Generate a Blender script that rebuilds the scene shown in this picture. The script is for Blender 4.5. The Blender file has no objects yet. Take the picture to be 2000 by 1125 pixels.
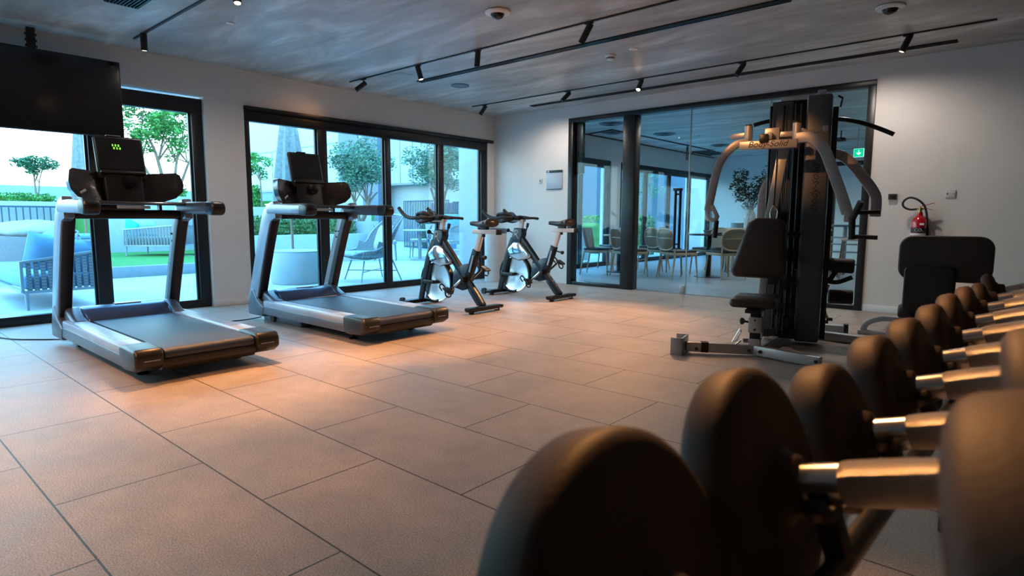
import bpy, bmesh, math, random
from mathutils import Vector, Matrix
random.seed(7)
D = bpy.data
SC = bpy.context.scene
COL = SC.collection
pi = math.pi

# ------------------------------------------------------------ camera, world, light, exposure
def cam_matrix(yaw, pitch, roll, loc):
    f = Vector((-math.sin(yaw)*math.cos(pitch), math.cos(yaw)*math.cos(pitch), math.sin(pitch)))
    r = Vector((math.cos(yaw), math.sin(yaw), 0))
    u = r.cross(f)
    r2 = r*math.cos(roll) + u*math.sin(roll)
    u2 = u*math.cos(roll) - r*math.sin(roll)
    m = Matrix((r2, u2, -f)).transposed().to_4x4()
    m.translation = loc
    return m
cd = D.cameras.new('camera'); cam = D.objects.new('camera', cd); COL.objects.link(cam)
cam.matrix_world = cam_matrix(.719, -.1155, .0032, Vector((6.943, -7.476, 1.0016)))
cd.sensor_width = 36; cd.lens = 36*1180.07/2000
cd.clip_start = .02; cd.clip_end = 300
cd.dof.use_dof = True; cd.dof.focus_distance = 5.5; cd.dof.aperture_fstop = 6.5
SC.camera = cam

w = D.worlds.new('sky'); SC.world = w; w.use_nodes = True
nt = w.node_tree; bg = nt.nodes['Background']
geo = nt.nodes.new('ShaderNodeTexCoord'); sep = nt.nodes.new('ShaderNodeSeparateXYZ')
rmp = nt.nodes.new('ShaderNodeValToRGB')
nt.links.new(geo.outputs['Generated'], sep.inputs[0]); nt.links.new(sep.outputs['Z'], rmp.inputs[0])
rmp.color_ramp.elements[0].position = 0.0; rmp.color_ramp.elements[0].color = (.80, .92, .95, 1)
rmp.color_ramp.elements[1].position = .55; rmp.color_ramp.elements[1].color = (.20, .56, 1.0, 1)
e_ = rmp.color_ramp.elements.new(.22); e_.color = (.70, .90, 1.0, 1)
nt.links.new(rmp.outputs[0], bg.inputs[0]); bg.inputs[1].default_value = 4.6

SC.view_settings.view_transform = 'Standard'; SC.view_settings.look = 'None'
SC.view_settings.gamma = 1; SC.view_settings.use_curve_mapping = False
SC.view_settings.exposure = 0.9

def lamp(kind, name, loc, energy, color, target=None, size=.05, angle=60, blend=.5, sy=None):
    l = D.lights.new(name, kind); l.energy = energy; l.color = color
    if kind == 'SPOT': l.spot_size = math.radians(angle); l.spot_blend = blend; l.shadow_soft_size = size
    if kind == 'AREA':
        l.size = size
        if sy: l.shape = 'RECTANGLE'; l.size_y = sy
    o = D.objects.new(name, l); COL.objects.link(o); o.location = loc
    if target is not None:
        o.rotation_euler = (Vector(target)-Vector(loc)).to_track_quat('-Z', 'Y').to_euler()
    return o
WARM = (1, .44, .15); WW = (1, .72, .48)

# ------------------------------------------------------------ helpers
class MB:
    def __init__(s): s.bm = bmesh.new()
    def _merge(s, t, bev=0, seg=2, ang=30):
        if bev > 0:
            bmesh.ops.recalc_face_normals(t, faces=t.faces)
            es = [e for e in t.edges if len(e.link_faces) == 2 and e.calc_face_angle(0) > math.radians(ang)]
            if es: bmesh.ops.bevel(t, geom=es, offset=bev, segments=seg, profile=.5, affect='EDGES', clamp_overlap=True)
        me = D.meshes.new('tmp'); t.to_mesh(me); t.free(); s.bm.from_mesh(me); D.meshes.remove(me)
        return s
    def box(s, x0, x1, y0, y1, z0, z1, bev=0, seg=2):
        t = bmesh.new()
        v = [t.verts.new((x, y, z)) for x in (x0, x1) for y in (y0, y1) for z in (z0, z1)]
        for f in ((0,1,3,2),(4,6,7,5),(0,4,5,1),(2,3,7,6),(0,2,6,4),(1,5,7,3)): t.faces.new([v[i] for i in f])
        return s._merge(t, bev, seg)
    def prism(s, poly, axis, a0, a1, bev=0, seg=2):
        t = bmesh.new(); i = 'xyz'.index(axis)
        def P(p, a):
            c = list(p); c.insert(i, a); return c
        A = [t.verts.new(P(p, a0)) for p in poly]; B = [t.verts.new(P(p, a1)) for p in poly]
        n = len(poly)
        t.faces.new(A[::-1]); t.faces.new(B)
        for k in range(n): t.faces.new((A[k], A[(k+1) % n], B[(k+1) % n], B[k]))
        bmesh.ops.recalc_face_normals(t, faces=t.faces)
        return s._merge(t, bev, seg, 35)
    def sweep(s, pts, sec, side=None, cap=True, bev=0, scale=None):
        """sec: list of (a,b) ; a along 'side', b along normal"""
        pts = [Vector(p) for p in pts]; n = len(pts); t = bmesh.new(); rings = []
        T = []
        for k in range(n):
            d = Vector((0,0,0))
            if k > 0: d += (pts[k]-pts[k-1]).normalized()
            if k < n-1: d += (pts[k+1]-pts[k]).normalized()
            T.append(d.normalized())
        if side is None:
            a = Vector((0,0,1)) if abs(T[0].z) < .9 else Vector((1,0,0))
            sd = T[0].cross(a).normalized()
        for k in range(n):
            if side is not None:
                sv = Vector(side); sv = (sv - T[k]*sv.dot(T[k])).normalized()
            else:
                sd = (sd - T[k]*sd.dot(T[k])).normalized(); sv = sd
            nv = T[k].cross(sv).normalized()
            m = 1.0
            if 0 < k < n-1 and side is not None:
                c = (pts[k]-pts[k-1]).normalized().dot(T[k]); m = 1/max(c, .5)
            sc = scale[k] if scale else 1
            rings.append([t.verts.new(pts[k] + sv*a*sc + nv*b*m*sc) for a, b in sec])
        q = len(sec)
        for k in range(n-1):
            for j in range(q):
                t.faces.new((rings[k][j], rings[k][(j+1) % q], rings[k+1][(j+1) % q], rings[k+1][j]))
        if cap:
            t.faces.new(rings[0][::-1]); t.faces.new(rings[-1])
        bmesh.ops.recalc_face_normals(t, faces=t.faces)
        return s._merge(t, bev)
    def tube(s, pts, r, seg=10, smooth=0):
        if smooth: pts = spline(pts, smooth)
        sc = None
        if isinstance(r, (list, tuple)):
            n = len(pts); m = len(r)
            sc = [r[0] if m == 1 else (lambda f: r[int(f)]*(1-f+int(f)) + r[min(int(f)+1, m-1)]*(f-int(f)))(k*(m-1)/max(n-1, 1)) for k in range(n)]
            r = 1
        return s.sweep(pts, [(r*math.cos(2*pi*k/seg), r*math.sin(2*pi*k/seg)) for k in range(seg)], scale=sc)
    def bar(s, p0, p1, a, b, side=(0,0,1), bev=0):
        return s.sweep([p0, p1], [(-a/2,-b/2),(a/2,-b/2),(a/2,b/2),(-a/2,b/2)], side=side, bev=bev)
    def bars(s, pts, a, b, side=(0,0,1), bev=0, smooth=0):
        if smooth: pts = spline(pts, smooth)
        return s.sweep(pts, [(-a/2,-b/2),(a/2,-b/2),(a/2,b/2),(-a/2,b/2)], side=side, bev=bev)
    def lathe(s, prof, org=(0,0,0), axis=(0,0,1), seg=24, sx=1, sy=1):
        t = bmesh.new(); q = Vector((0,0,1)).rotation_difference(Vector(axis).normalized()); o = Vector(org)
        rings = []
        for r, z in prof:
            if r < 1e-6: rings.append([t.verts.new(o + q @ Vector((0,0,z)))])
            else: rings.append([t.verts.new(o + q @ Vector((r*sx*math.cos(2*pi*k/seg), r*sy*math.sin(2*pi*k/seg), z))) for k in range(seg)])
        for A, B in zip(rings, rings[1:]):
            for k in range(seg):
                a0, a1 = A[k % len(A)], A[(k+1) % len(A)]; b0, b1 = B[k % len(B)], B[(k+1) % len(B)]
                vs = []
                for v in (a0, a1, b1, b0):
                    if v not in vs: vs.append(v)
                if len(vs) >= 3:
                    try: t.faces.new(vs)
                    except ValueError: pass
        for R in (rings[0], rings[-1]):
            if len(R) > 2:
                try: t.faces.new(R)
                except ValueError: pass
        bmesh.ops.recalc_face_normals(t, faces=t.faces)
        return s._merge(t)
    def cyl(s, p0, p1, r, seg=20, r2=None):
        d = Vector(p1)-Vector(p0); L = d.length; r2 = r if r2 is None else r2
        return s.lathe([(0,0),(r,0),(r2,L),(0,L)], p0, d, seg)
    def ell(s, c, rx, ry, rz, seg=16, axis=None):
        t = bmesh.new(); bmesh.ops.create_uvsphere(t, u_segments=seg, v_segments=max(8, seg//2), radius=1)
        bmesh.ops.scale(t, vec=(rx, ry, rz), verts=t.verts); bmesh.ops.translate(t, vec=c, verts=t.verts)
        return s._merge(t)
    def rbox(s, c, size, rot=(0,0,0), bev=.02, seg=3):
        t = bmesh.new(); bmesh.ops.create_cube(t, size=1); bmesh.ops.scale(t, vec=size, verts=t.verts)
        es = t.edges[:]
        bmesh.ops.bevel(t, geom=es, offset=bev, segments=seg, profile=.5, affect='EDGES', clamp_overlap=True)
        from mathutils import Euler
        bmesh.ops.transform(t, matrix=Matrix.Translation(c) @ Euler(rot).to_matrix().to_4x4(), verts=t.verts)
        return s._merge(t)
    def xf(s, m):
        bmesh.ops.transform(s.bm, matrix=m, verts=s.bm.verts); return s

def spline(P, n):
    P = [Vector(p) for p in P]; out = []
    for i in range(len(P)-1):
        p0 = P[max(i-1, 0)]; p1 = P[i]; p2 = P[i+1]; p3 = P[min(i+2, len(P)-1)]
        for k in range(n):
            t = k/n
            out.append(.5*((2*p1) + (p2-p0)*t + (2*p0-5*p1+4*p2-p3)*t*t + (3*p1-p0-3*p2+p3)*t*t*t))
    out.append(P[-1]); return out

SPLIT = {'cross_plate','collar','silver_deflector','cam_link','guide_rod','pulley','bolt','base_bolt','pivot_post','pivot_cap','transport_wheel','upright','blade','lower_rail','upper_rail',
    'lower_bracket','top_frame','pad_bracket','sleeve_bolt','lever_tip','cable','side_grip','rear_base','rail','hanger','stretcher','leg_brace','axle_plate','tray_bracket','wheel_arm','ankle_hook','wheel_guard','floor_base','front_base','sash','louvre','handle'}
def islands(bm):
    seen = set(); out = []
    for v in bm.verts:
        if v in seen: continue
        st = [v]; seen.add(v); g = []
        while st:
            a = st.pop(); g.append(a)
            for e in a.link_edges:
                b = e.other_vert(a)
                if b not in seen: seen.add(b); st.append(b)
        out.append(g)
    return out
def obj(name, mb, m, parent=None, ang=35, label=None, smooth=True):
    if name in SPLIT and parent is not None:
        isl = islands(mb.bm)
        if len(isl) > 1:
            last = None
            for k in range(len(isl)):
                b2 = mb.bm.copy(); b2.verts.ensure_lookup_table(); keep = {v.index for v in isl[k]} if k else None
                if k == 0: mb.bm.verts.index_update(); idx = [{v.index for v in g} for g in isl]
                bmesh.ops.delete(b2, geom=[v for i, v in enumerate(b2.verts) if i not in idx[k]], context='VERTS')
                q = MB(); q.bm.free(); q.bm = b2
                o = obj1(name, q, m, parent, ang, label, smooth); last = last or o
            mb.bm.free(); return last
    return obj1(name, mb, m, parent, ang, label, smooth)
def obj1(name, mb, m, parent=None, ang=35, label=None, smooth=True):
    me = D.meshes.new(name); mb.bm.to_mesh(me); mb.bm.free()
    me.materials.append(m)
    if smooth:
        me.polygons.foreach_set('use_smooth', [True]*len(me.polygons))
        try: me.set_sharp_from_angle(angle=math.radians(ang))
        except Exception: pass
    o = D.objects.new(name, me); COL.objects.link(o)
    if parent: o.parent = parent
    if label: o['label'] = label
    return o
def tag(o, label, cat, group=None, kind=None):
    o['label'] = label; o['category'] = cat
    if group: o['group'] = group
    if kind: o['kind'] = kind
    return o
def thing(name, label, cat, loc=(0,0,0), rz=0, group=None):
    o = D.objects.new(name, None); COL.objects.link(o); o.empty_display_size = .1
    o.location = loc; o.rotation_euler = (0, 0, rz)
    return tag(o, label, cat, group)
def struct(name, mb, m, parent=None):
    o = obj(name, mb, m, parent)
    if parent is None: o['kind'] = 'structure'
    return o
def dup(root, loc, rz, label=None, group=None):
    def cp(o, par):
        c = o.copy(); COL.objects.link(c)
        if par is not None: c.parent = par
        for ch in o.children: cp(ch, c)
        return c
    r = cp(root, None); r.location = loc; r.rotation_euler = (0, 0, rz)
    if label: r['label'] = label
    if group: r['group'] = group
    return r

# ------------------------------------------------------------ materials
def mat(name, col, rough=.5, metal=0, var=0, scale=8, bump=0, bscale=60, spec=None, emit=None, estr=0, coat=0, stretch=(1,1,1)):
    m = D.materials.new(name); m.use_nodes = True; n = m.node_tree; b = n.nodes['Principled BSDF']
    b.inputs['Base Color'].default_value = (*col, 1); b.inputs['Roughness'].default_value = rough; b.inputs['Metallic'].default_value = metal
    if coat: b.inputs['Coat Weight'].default_value = coat; b.inputs['Coat Roughness'].default_value = .1
    if spec is not None: b.inputs['Specular IOR Level'].default_value = spec
    tc = n.nodes.new('ShaderNodeTexCoord'); mp = n.nodes.new('ShaderNodeMapping'); mp.inputs['Scale'].default_value = stretch
    n.links.new(tc.outputs['Object'], mp.inputs[0])
    no = n.nodes.new('ShaderNodeTexNoise'); no.inputs['Scale'].default_value = scale; no.inputs['Detail'].default_value = 5
    n.links.new(mp.outputs[0], no.inputs[0])
    var = var or .06
    r = n.nodes.new('ShaderNodeValToRGB')
    r.color_ramp.elements[0].position = .3; r.color_ramp.elements[1].position = .7
    r.color_ramp.elements[0].color = (*[c*(1-var) for c in col], 1); r.color_ramp.elements[1].color = (*[min(1, c*(1+var)) for c in col], 1)
    n.links.new(no.outputs[0], r.inputs[0]); n.links.new(r.outputs[0], b.inputs['Base Color'])
    if bump:
        n2 = n.nodes.new('ShaderNodeTexNoise'); n2.inputs['Scale'].default_value = bscale; n2.inputs['Detail'].default_value = 3
        n.links.new(mp.outputs[0], n2.inputs[0])
        bp = n.nodes.new('ShaderNodeBump'); bp.inputs['Strength'].default_value = bump; bp.inputs['Distance'].default_value = .01
        n.links.new(n2.outputs[0], bp.inputs['Height']); n.links.new(bp.outputs[0], b.inputs['Normal'])
    if emit: b.inputs['Emission Color'].default_value = (*emit, 1); b.inputs['Emission Strength'].default_value = estr
    return m
def glass_mat(name, tint, refl=.5):
    m = D.materials.new(name); m.use_nodes = True; n = m.node_tree; n.nodes.clear()
    out = n.nodes.new('ShaderNodeOutputMaterial'); tr = n.nodes.new('ShaderNodeBsdfTransparent'); gl = n.nodes.new('ShaderNodeBsdfGlossy')
    mx = n.nodes.new('ShaderNodeMixShader'); fr = n.nodes.new('ShaderNodeLayerWeight'); ml = n.nodes.new('ShaderNodeMath')
    tr.inputs[0].default_value = (*tint, 1); gl.inputs['Roughness'].default_value = .02; gl.inputs[0].default_value = (1, 1, 1, 1)
    fr.inputs[0].default_value = .35; ml.operation = 'MULTIPLY'; ml.inputs[1].default_value = refl
    n.links.new(fr.outputs['Fresnel'], ml.inputs[0]); n.links.new(ml.outputs[0], mx.inputs[0])
    n.links.new(tr.outputs[0], mx.inputs[1]); n.links.new(gl.outputs[0], mx.inputs[2]); n.links.new(mx.outputs[0], out.inputs[0])
    return m
def floor_mat():
    m = D.materials.new('stone_tile_floor'); m.use_nodes = True; n = m.node_tree; b = n.nodes['Principled BSDF']
    tc = n.nodes.new('ShaderNodeTexCoord'); mp = n.nodes.new('ShaderNodeMapping')
    mp.inputs['Location'].default_value = (-3.924+10, 7.0187+10, 0)
    n.links.new(tc.outputs['Object'], mp.inputs[0])
    br = n.nodes.new('ShaderNodeTexBrick'); br.inputs['Scale'].default_value = 1; br.inputs['Brick Width'].default_value = 1.0
    br.inputs['Row Height'].default_value = .5; br.inputs['Mortar Size'].default_value = .0035; br.inputs['Mortar Smooth'].default_value = .15
    br.inputs['Color1'].default_value = (.42, .35, .30, 1); br.inputs['Color2'].default_value = (.385, .32, .275, 1); br.inputs['Mortar'].default_value = (.035, .027, .02, 1)
    br.offset = .5; br.offset_frequency = 2
    n.links.new(mp.outputs[0], br.inputs[0])
    n1 = n.nodes.new('ShaderNodeTexNoise'); n1.inputs['Scale'].default_value = 170; n1.inputs['Detail'].default_value = 4
    n2 = n.nodes.new('ShaderNodeTexNoise'); n2.inputs['Scale'].default_value = 2.2; n2.inputs['Detail'].default_value = 7; n2.inputs['Roughness'].default_value = .65
    n3 = n.nodes.new('ShaderNodeTexNoise'); n3.inputs['Scale'].default_value = 9; n3.inputs['Detail'].default_value = 4
    for q in (n1, n2, n3): n.links.new(tc.outputs['Object'], q.inputs[0])
    def mul(a, node, lo, hi, p0=.3, p1=.7):
        r = n.nodes.new('ShaderNodeMapRange'); r.inputs[1].default_value = p0; r.inputs[2].default_value = p1; r.inputs[3].default_value = lo; r.inputs[4].default_value = hi
        n.links.new(node.outputs[0], r.inputs[0])
        mx = n.nodes.new('ShaderNodeMix'); mx.data_type = 'RGBA'; mx.blend_type = 'MULTIPLY'; mx.inputs[0].default_value = 1
        n.links.new(a, mx.inputs[6]); n.links.new(r.outputs[0], mx.inputs[7]); return mx.outputs[2]
    c = mul(br.outputs[0], n1, .62, 1.36); c = mul(c, n2, .80, 1.18); c = mul(c, n3, .95, 1.05)
    n.links.new(c, b.inputs['Base Color'])
    r = n.nodes.new('ShaderNodeMapRange'); r.inputs[3].default_value = .36; r.inputs[4].default_value = .62
    n.links.new(n2.outputs[0], r.inputs[0]); n.links.new(r.outputs[0], b.inputs['Roughness'])
    bp = n.nodes.new('ShaderNodeBump'); bp.inputs['Strength'].default_value = .5; bp.inputs['Distance'].default_value = .004
    ad = n.nodes.new('ShaderNodeMath'); ad.operation = 'MULTIPLY_ADD'; ad.inputs[1].default_value = -3
    n.links.new(br.outputs['Fac'], ad.inputs[0]); n.links.new(n1.outputs[0], ad.inputs[2])
    n.links.new(ad.outputs[0], bp.inputs['Height']); n.links.new(bp.outputs[0], b.inputs['Normal'])
    return m
def concrete_mat():
    m = D.materials.new('trowelled_concrete'); m.use_nodes = True; n = m.node_tree; b = n.nodes['Principled BSDF']
    tc = n.nodes.new('ShaderNodeTexCoord'); mp = n.nodes.new('ShaderNodeMapping'); mp.inputs['Scale'].default_value = (.35, 1.2, 1); mp.inputs['Rotation'].default_value = (0, 0, .35)
    n.links.new(tc.outputs['Object'], mp.inputs[0])
    a = n.nodes.new('ShaderNodeTexNoise'); a.inputs['Scale'].default_value = 2.2; a.inputs['Detail'].default_value = 8; a.inputs['Roughness'].default_value = .62; a.inputs['Distortion'].default_value = .7
    n.links.new(mp.outputs[0], a.inputs[0])
    r = n.nodes.new('ShaderNodeValToRGB'); e = r.color_ramp.elements
    e[0].position = .3; e[0].color = (.30, .285, .27, 1); e[1].position = .72; e[1].color = (.80, .785, .76, 1)
    k = e.new(.52); k.color = (.48, .46, .44, 1)
    n.links.new(a.outputs[0], r.inputs[0]); n.links.new(r.outputs[0], b.inputs['Base Color'])
    q = n.nodes.new('ShaderNodeMapRange'); q.inputs[3].default_value = .55; q.inputs[4].default_value = .3
    n.links.new(a.outputs[0], q.inputs[0]); n.links.new(q.outputs[0], b.inputs['Roughness'])
    bp = n.nodes.new('ShaderNodeBump'); bp.inputs['Strength'].default_value = .15; bp.inputs['Distance'].default_value = .02
    n.links.new(a.outputs[0], bp.inputs['Height']); n.links.new(bp.outputs[0], b.inputs['Normal'])
    return m
def disc_mat(name, col):
    m = mat(name, col, .22, 1); b = m.node_tree.nodes['Principled BSDF']
    b.inputs['Anisotropic'].default_value = .9
    tg = m.node_tree.nodes.new('ShaderNodeTangent'); tg.direction_type = 'RADIAL'; tg.axis = 'Y'
    m.node_tree.links.new(tg.outputs[0], b.inputs['Tangent']); return m
def weave_mat(name, c1, c2, sx, sz):
    m = mat(name, c1, .7); n = m.node_tree; b = n.nodes['Principled BSDF']
    tc = n.nodes.new('ShaderNodeTexCoord'); mp = n.nodes.new('ShaderNodeMapping'); mp.inputs['Scale'].default_value = (sx, sx, sz)
    ch = n.nodes.new('ShaderNodeTexChecker'); ch.inputs['Scale'].default_value = 1; ch.inputs[1].default_value = (*c1, 1); ch.inputs[2].default_value = (*c2, 1)
    n.links.new(tc.outputs['Object'], mp.inputs[0]); n.links.new(mp.outputs[0], ch.inputs[0]); n.links.new(ch.outputs[0], b.inputs['Base Color'])
    return m
def stripe_mat(name, c1, c2, sc, rot=0):
    m = mat(name, c1, .8); n = m.node_tree; b = n.nodes['Principled BSDF']
    tc = n.nodes.new('ShaderNodeTexCoord'); wv = n.nodes.new('ShaderNodeTexWave'); wv.inputs['Scale'].default_value = sc; wv.inputs['Distortion'].default_value = 3
    r = n.nodes.new('ShaderNodeValToRGB'); r.color_ramp.elements[0].position = .45; r.color_ramp.elements[1].position = .55
    r.color_ramp.elements[0].color = (*c1, 1); r.color_ramp.elements[1].color = (*c2, 1)
    n.links.new(tc.outputs['Object'], wv.inputs[0]); n.links.new(wv.outputs[0], r.inputs[0]); n.links.new(r.outputs[0], b.inputs['Base Color'])
    return m

M = {}
M['floor'] = floor_mat(); M['concrete'] = concrete_mat()
M['wall'] = mat('white_plaster', (.74, .72, .695), .75, var=.03, scale=3, bump=.05, bscale=120)
M['walldark'] = mat('dark_unseen_wall', (.07, .065, .06), .6)  # dark tone for the unseen right wall, cuts bounce onto the dumbbells
M['base'] = mat('white_skirting', (.75, .75, .74), .5)
M['dfloor'] = mat('grey_polished_floor', (.36, .42, .48), .35, var=.12, scale=1.5, bump=.05)
M['frame'] = mat('black_aluminium', (.018, .019, .022), .35, .3)
M['glass'] = glass_mat('window_glass', (.84, .98, 1.0), .25)
M['pglass'] = glass_mat('partition_glass', (.88, .97, .99), .22)
M['gedge'] = mat('glass_edge', (.35, .5, .5), .2)
M['black'] = mat('black_plastic', (.012, .012, .013), .38)
M['blackgloss'] = mat('glossy_black', (.015, .013, .013), .18)
M['blackmetal'] = mat('black_powder_coat', (.014, .016, .02), .3, .4)
M['rubber'] = mat('black_rubber', (.016, .014, .013), .6, bump=.15, bscale=400)
M['urethane'] = mat('matt_urethane', (.052, .038, .030), .6, bump=.06, bscale=300, spec=.3)
M['silver'] = mat('silver_paint', (.30, .34, .40), .32, .6)
M['silverlt'] = mat('pale_silver_plastic', (.36, .44, .55), .33, .25)
M['hood'] = mat('hood_blue_reflection', (.07, .12, .25), .25, .3)  # blue window reflection is put into the base colour
M['greyp'] = mat('grey_plastic', (.10, .125, .17), .34, .2)
M['belt'] = mat('running_belt', (.022, .036, .075), .42, bump=.2, bscale=500)  # blue of the reflected window is mixed into the belt colour
M['console'] = mat('dark_brown_console', (.028, .021, .019), .22, coat=.4)
M['screen'] = mat('dark_screen', (.010, .011, .013), .12)
M['led'] = mat('green_led', (.1, .6, .1), .5, emit=(.35, 1, .05), estr=.8)
M['white'] = mat('white_enamel', (.78, .78, .78), .35)
M['chrome'] = mat('chrome', (.75, .77, .8), .1, 1)
M['steel'] = mat('knurled_steel', (.66, .62, .57), .33, 1, bump=.8, bscale=900)
M['steelp'] = mat('plain_steel', (.6, .59, .57), .2, 1)
M['disc'] = disc_mat('polished_flywheel', (.82, .86, .88))
M['navy'] = mat('navy_plastic', (.014, .032, .055), .32)
M['vinyl'] = mat('black_vinyl', (.026, .021, .02), .42, bump=.12, bscale=250)
M['shroud'] = mat('charcoal_shroud', (.085, .095, .115), .4, .25)
M['gymsil'] = mat('platinum_frame', (.42, .42, .43), .36, .4)
M['red'] = mat('extinguisher_red', (.5, .008, .02), .22, coat=.6)
M['brass'] = mat('brass', (.6, .42, .15), .3, 1)
M['orange'] = mat('brown_saddle', (.10, .05, .03), .3)
M['bulb'] = mat('lamp_lens', (1, .8, .5), .4, emit=(1, .62, .35), estr=28)
M['softbulb'] = mat('warm_lens', (.9, .8, .7), .4, emit=(1, .72, .5), estr=1.2)
M['oak'] = mat('light_oak', (.50, .37, .25), .45, var=.15, scale=12, stretch=(1, 1, 8))
M['cane'] = weave_mat('cane_weave', (.48, .39, .29), (.28, .22, .16), 90, 90)
M['tan'] = mat('tan_leather', (.45, .34, .27), .5)
M['darkseat'] = mat('dark_seat', (.025, .03, .04), .5)
M['cream'] = mat('cream_counter', (.60, .55, .44), .5)
M['vase'] = mat('crumpled_white_ceramic', (.62, .68, .72), .4, bump=1, bscale=22)
M['leafd'] = mat('dark_leaf', (.018, .045, .03), .4, var=.4, scale=5)
M['trunk'] = mat('bark', (.16, .13, .10), .8, var=.3)
M['exit'] = mat('exit_green', (.0, .35, .16), .4, emit=(0, .42, .2), estr=.9)
M['exitw'] = mat('exit_white', (.8, .9, .85), .4, emit=(.7, .9, .8), estr=.8)
M['deck'] = mat('pale_paving', (.38, .42, .42), .7, var=.10, scale=1.2, bump=.1)
M['curb'] = mat('curb_stone', (.20, .23, .25), .8, var=.08)
M['grass'] = mat('lawn', (.045, .20, .035), .9, var=.35, scale=30, bump=.6, bscale=200)
M['rope'] = weave_mat('grey_rope', (.20, .24, .28), (.12, .15, .18), 18, 60)
M['ropelt'] = weave_mat('pale_rope', (.34, .38, .38), (.22, .26, .27), 30, 60)
M['outframe'] = mat('pale_blue_frame', (.26, .31, .36), .45, .2)
M['blue'] = mat('blue_cushion', (.14, .30, .48), .9, var=.1, bump=.3, bscale=30)
M['bluelt'] = mat('light_blue_cushion', (.22, .36, .44), .9, var=.1)
M['turq'] = mat('turquoise_cushion', (.02, .38, .48), .9)
M['stripe'] = stripe_mat('striped_cushion', (.10, .16, .24), (.42, .48, .50), 14)
M['grey'] = mat('grey_weave', (.17, .18, .19), .9, var=.15, scale=60)
M['palecush'] = mat('pale_cushion', (.34, .38, .38), .9, var=.1, bump=.4, bscale=12)
M['outwhite'] = mat('white_render', (.34, .39, .41), .8, var=.05)
M['facade'] = mat('pale_facade', (.30, .42, .45), .7, var=.06)
M['facade2'] = mat('blue_grey_facade', (.08, .135, .20), .6, var=.08)
M['bluefence'] = mat('dark_blue_fence', (.02, .06, .11), .5)
M['bluepot'] = mat('blue_planter', (.05, .20, .38), .35)
M['parasol'] = mat('parasol_canvas', (.17, .20, .20), .9, var=.2, scale=20, bump=.4, bscale=40)
M['wood'] = mat('brown_wood', (.20, .13, .09), .6, var=.15)
M['leaf'] = mat('bright_leaf', (.05, .22, .04), .6, var=.5, scale=3)
M['leafo'] = mat('olive_leaf', (.06, .17, .11), .6, var=.45, scale=4)
M['leafb'] = mat('tree_leaf', (.03, .13, .06), .6, var=.5, scale=4)
M['hedge'] = mat('hedge_leaf', (.06, .15, .04), .7, var=.5, scale=10)
M['sign'] = mat('pale_notice', (.40, .48, .58), .3)
M['sofa'] = mat('white_plastic_plate', (.60, .62, .64), .35)
M['bronze'] = mat('bronze_plate', (.10, .085, .07), .35, .5)
M['bin'] = mat('white_bin', (.66, .63, .60), .4)
M['far'] = mat('far_wall', (.26, .40, .42), .9)
# ------------------------------------------------------------ room shell
H = 2.648; RX = 7.56; SY = -11.5; DY = 8.82; DX = 9.0
mb = MB().box(-.25, RX+.15, SY-.15, .06, -.12, 0); struct('floor', mb, M['floor'])
mb = MB().box(-.25, DX, .06, DY+.15, -.12, 0); struct('floor_dining', mb, M['dfloor'])
mb = MB().box(-.25, DX, SY-.15, DY+.15, H, H+.15); struct('ceiling', mb, M['concrete'])
T = .26
mb = MB()
W1 = (-9.6, -4.62, 2.30); W2 = (-4.185, -.045, 2.26); W3 = (.55, 3.62, 2.2); W4 = (4.0, 8.76, 2.2)
ys = [SY]
for a, b, h in (W1, W2, W3, W4):
    mb.box(-T, 0, ys[-1], a, 0, H); mb.box(-T, 0, a, b, h, H); ys.append(b)
mb.box(-T, 0, ys[-1], DY+.15, 0, H)
struct('wall_left', mb, M['wall'])
mb = MB().box(0, 1.52, 0, .13, 0, H).box(1.52, 5.505, 0, .13, 2.465, H).box(5.505, RX+.15, 0, .13, 0, H)
struct('wall_back', mb, M['wall'])
mb = MB().box(RX, RX+.15, SY, .0, 0, H); struct('wall_right', mb, M['walldark'])
mb = MB().box(0, RX, SY-.15, SY, 0, H); struct('wall_front', mb, M['wall'])
mb = MB().box(0, DX, DY, DY+.15, 0, H); struct('wall_dining_far', mb, M['wall'])
mb = MB().box(DX, DX+.15, .13, DY, 0, H).box(RX+.15, DX+.15, 0, .13, 0, H); struct('wall_dining_right', mb, M['wall'])
struct('baseboard_back', MB().box(5.515, RX, -.012, 0, 0, .075, .003), M['base'])
struct('baseboard_left', MB().box(0, .01, -4.62, -4.185, 0, .075, .003), M['base'])

def window(name, y0, y1, top, x0, muls, lab):
    """glazed doors in wall x=0: frame slab x0..x0+.08; muls = list of (ya,yb)"""
    f = MB().box(x0, x0+.08, y0, y1, top-.16, top, .004)
    f.box(x0, x0+.07, y0, y1, 0, .088, .004)
    o = struct(name, f, M['frame'])
    for a, b in muls: struct('mullion', MB().box(x0-.01, x0+.075, a, b, .02, top-.1, .006), M['frame'], o)
    es = [(muls[i][1], muls[i+1][0]) for i in range(len(muls)-1)]
    for a, b in es:
        s_ = MB()
        for q in (a+.001, b-.021): s_.box(x0+.01, x0+.04, q, q+.02, .088, top-.16)
        struct('sash', s_, M['silver'] if 0 else M['frame'], o)
        struct('pane', MB().box(x0+.02, x0+.028, a+.02, b-.02, .088, top-.16), M['glass'], o)
    return o
window('window_1', W1[0], W1[1], 2.27, -.13, [(-9.6,-9.5),(-8.62,-8.53),(-7.10,-7.0),(-5.70,-5.585),(-4.735,-4.62)], '')
o = window('window_2', W2[0], W2[1], 2.255, -.085, [(-4.185,-4.125),(-3.25,-3.12),(-2.215,-2.118),(-1.227,-1.12),(-.30,-.165)], '')
struct('header_track', MB().box(-.02, .035, -4.185, -.05, 2.215, 2.26, .004), M['frame'], o)
struct('filler', MB().box(-.09, -.0, -.165, -.045, 0, 2.215), M['wall'], o)
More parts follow.
